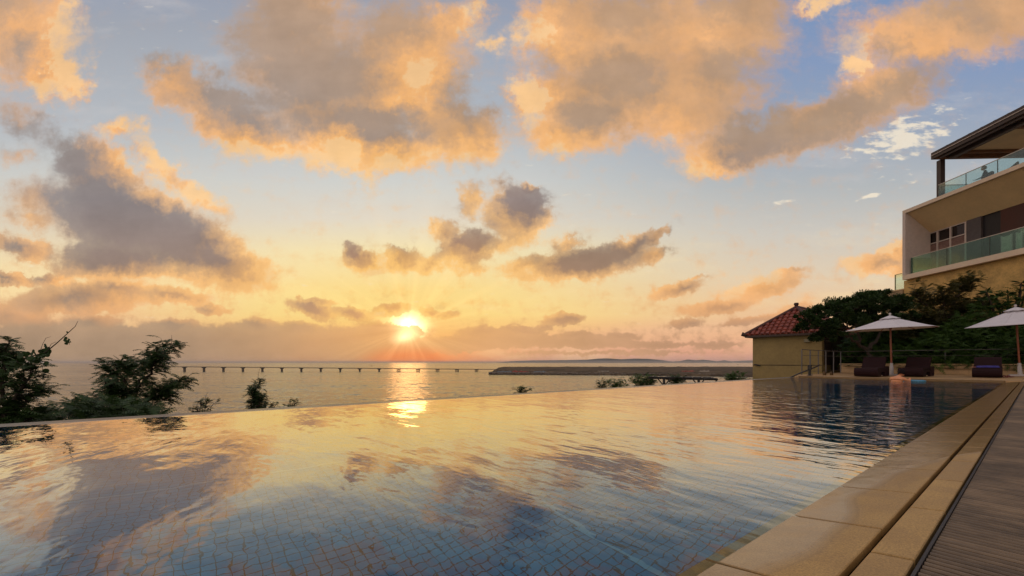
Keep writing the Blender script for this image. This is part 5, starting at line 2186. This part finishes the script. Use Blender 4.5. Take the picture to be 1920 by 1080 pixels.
def terrace_furniture():
    wk = mat('terrace_wicker', raw=(.035, .022, .02, 1), rough=.6)

    def armchair(px, d, face, label, high=False):
        s = S_AT(px, d)
        p = F_(s, d, Z3_)
        root = thing('armchair', label, 'armchair', tuple(p), math.atan2(face.y, face.x) - math.pi / 2, 'wicker armchairs on the terrace')
        m = MB()
        m.box((0, 0, .36), (.52, .52, .10), bev=.03)
        m.build('seat', wk, root)
        m = MB()
        vs = []
        n = 13
        for i in range(n):
            a = math.pi * (i / (n - 1)) + math.pi
            for r, z in ((.29, .38), (.33, .66 + .22 * math.sin((a - math.pi)) ** 2), (.29, .68 + .22 * math.sin((a - math.pi)) ** 2), (.25, .40)):
                vs.append((math.cos(a) * r, math.sin(a) * r * .95, z))
        fs = [(i * 4 + j, (i + 1) * 4 + j, (i + 1) * 4 + (j + 1) % 4, i * 4 + (j + 1) % 4) for i in range(n - 1) for j in range(4)] + [(0, 1, 2, 3), ((n - 1) * 4 + 3, (n - 1) * 4 + 2, (n - 1) * 4 + 1, (n - 1) * 4)]
        m.add(vs, fs, True)
        m.build('backrest', wk, root)
        for sx in (-1, 1):
            for sy in (-1, 1):
                l = MB()
                l.tube([(sx * .21, sy * .21, .33), (sx * .24, sy * .24, 0)], [.022, .016], 6)
                l.build('leg', wk, root)
        return root, p
    rt, dv = RT_, DV_
    out = (-rt).normalized()
    armchair(1893, 1.55, out + dv * .4, 'dark wicker armchair on the roof terrace behind the glass at the right edge')
    ch, p = armchair(1848, 1.65, out * .2 + dv, 'dark wicker armchair under the person on the roof terrace')
    # table with folded shade beyond the near chair
    s = S_AT(1876, 2.6)
    # seated person looking out to sea
    fwd = (dv * .9 + out * .45).normalized()
    sd = fwd.cross(Vector((0, 0, 1))).normalized()
    up = Vector((0, 0, 1))
    base = Vector((p.x, p.y, Z3_))
    root = thing('person', 'person in dark clothes sitting on the roof terrace behind the glass', 'person', tuple(base))
    hip = up * .50
    V = [hip, hip + up * .20 - fwd * .04, hip + up * .42 - fwd * .02, hip + up * .53 + fwd * .02, hip + up * .60 + fwd * .04]
    E = [(0, 1), (1, 2), (2, 3), (3, 4)]
    Rr = [(.16, .12), (.14, .11), (.17, .11), (.07, .07), (.055, .055)]
    for q in (-1, 1):
        a = len(V)
        V += [hip + up * .40 + sd * q * .19, hip + up * .16 + sd * q * .25 + fwd * .06, hip + up * .14 + sd * q * .16 + fwd * .30]
        E += [(2, a), (a, a + 1), (a + 1, a + 2)]
        Rr += [.055, .043, .028]
        hand_edges(V[a + 2], fwd, -sd * q, V, E, Rr, a + 2)
        b = len(V)
        V += [hip + sd * q * .10 + fwd * .10, hip + sd * q * .13 + fwd * .46 - up * .0, sd * q * .13 + fwd * .48 + up * .08, sd * q * .13 + fwd * .62 + up * .04]
        E += [(0, b), (b, b + 1), (b + 1, b + 2), (b + 2, b + 3)]
        Rr += [.085, .062, .042, .035]
    cl = mat('dark_clothes', raw=(.030, .026, .028, 1), rough=.8)
    skin_body('body', cl, V, E, Rr, root, (0, 0, 0))
    hc = V[4] + up * .12 + fwd * .03
    Rm = Matrix.Rotation(math.atan2(-fwd.x, fwd.y) + math.pi, 3, 'Z')
    h = MB()
    head_mesh(h, hc, 1.0, Rm)
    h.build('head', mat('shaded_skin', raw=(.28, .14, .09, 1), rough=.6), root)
    hr = MB()
    hair_mesh(hr, hc, 1.03, Rm)
    hr.build('hair', mat('black_hair', raw=(.012, .01, .01, 1), rough=.5), root)


terrace_furniture()


def boats():
    hull = mat('boat_hull', raw=(.10, .08, .07, 1), rough=.6)
    for px, py, ln, lab in ((697, 686.5, 9, 'tiny boat on the sea above the jetty left of the sun'), (1383, 684.2, 16, 'small boat on the sea just left of the pool house')):
        y = 20.6 * FOC / (py - 679)
        k = y / FOC
        root = thing('boat', lab, 'boat', (0, 0, 0), group='small boats out at sea')
        root.location = ((px - 960) * k, y, SEA_Z)
        b = MB()
        w = ln * .2
        Ls = ln / 2
        vs = [(-Ls, 0, 1.4), (-Ls * .6, -w, 1.1), (Ls, -w * .8, 1.1), (Ls, w * .8, 1.1), (-Ls * .6, w, 1.1),
              (-Ls * .7, 0, -.3), (-Ls * .5, -w * .6, -.3), (Ls * .9, -w * .6, -.3), (Ls * .9, w * .6, -.3), (-Ls * .5, w * .6, -.3)]
        b.add(vs, ((0, 1, 2, 3, 4), (5, 9, 8, 7, 6), (0, 5, 6, 1), (1, 6, 7, 2), (2, 7, 8, 3), (3, 8, 9, 4), (4, 9, 5, 0)))
        b.build('hull', hull, root)
        c = MB()
        c.box((Ls * .2, 0, 2.0), (ln * .3, w * 1.1, 1.8), bev=.1)
        c.build('cabin', hull, root)


boats()


# ------------------------------------------------------------------ air over the sea
def haze():
    b = MB()
    b.box((6000, 9000, 0), (62000, 40000, 60))
    m = bpy.data.materials.new('air')
    m.use_nodes = True
    t = NT(m.node_tree)
    m.node_tree.nodes.clear()
    v = t.n('ShaderNodeVolumePrincipled')
    v.inputs['Color'].default_value = (.92, .86, .84, 1)
    v.inputs['Density'].default_value = HAZE
    v.inputs['Anisotropy'].default_value = .3
    o = t.n('ShaderNodeOutputMaterial')
    t.t.links.new(v.outputs[0], o.inputs['Volume'])
    h = b.build('haze', m)
    tag(h, kind='stuff')


HAZE = 6e-5
haze()
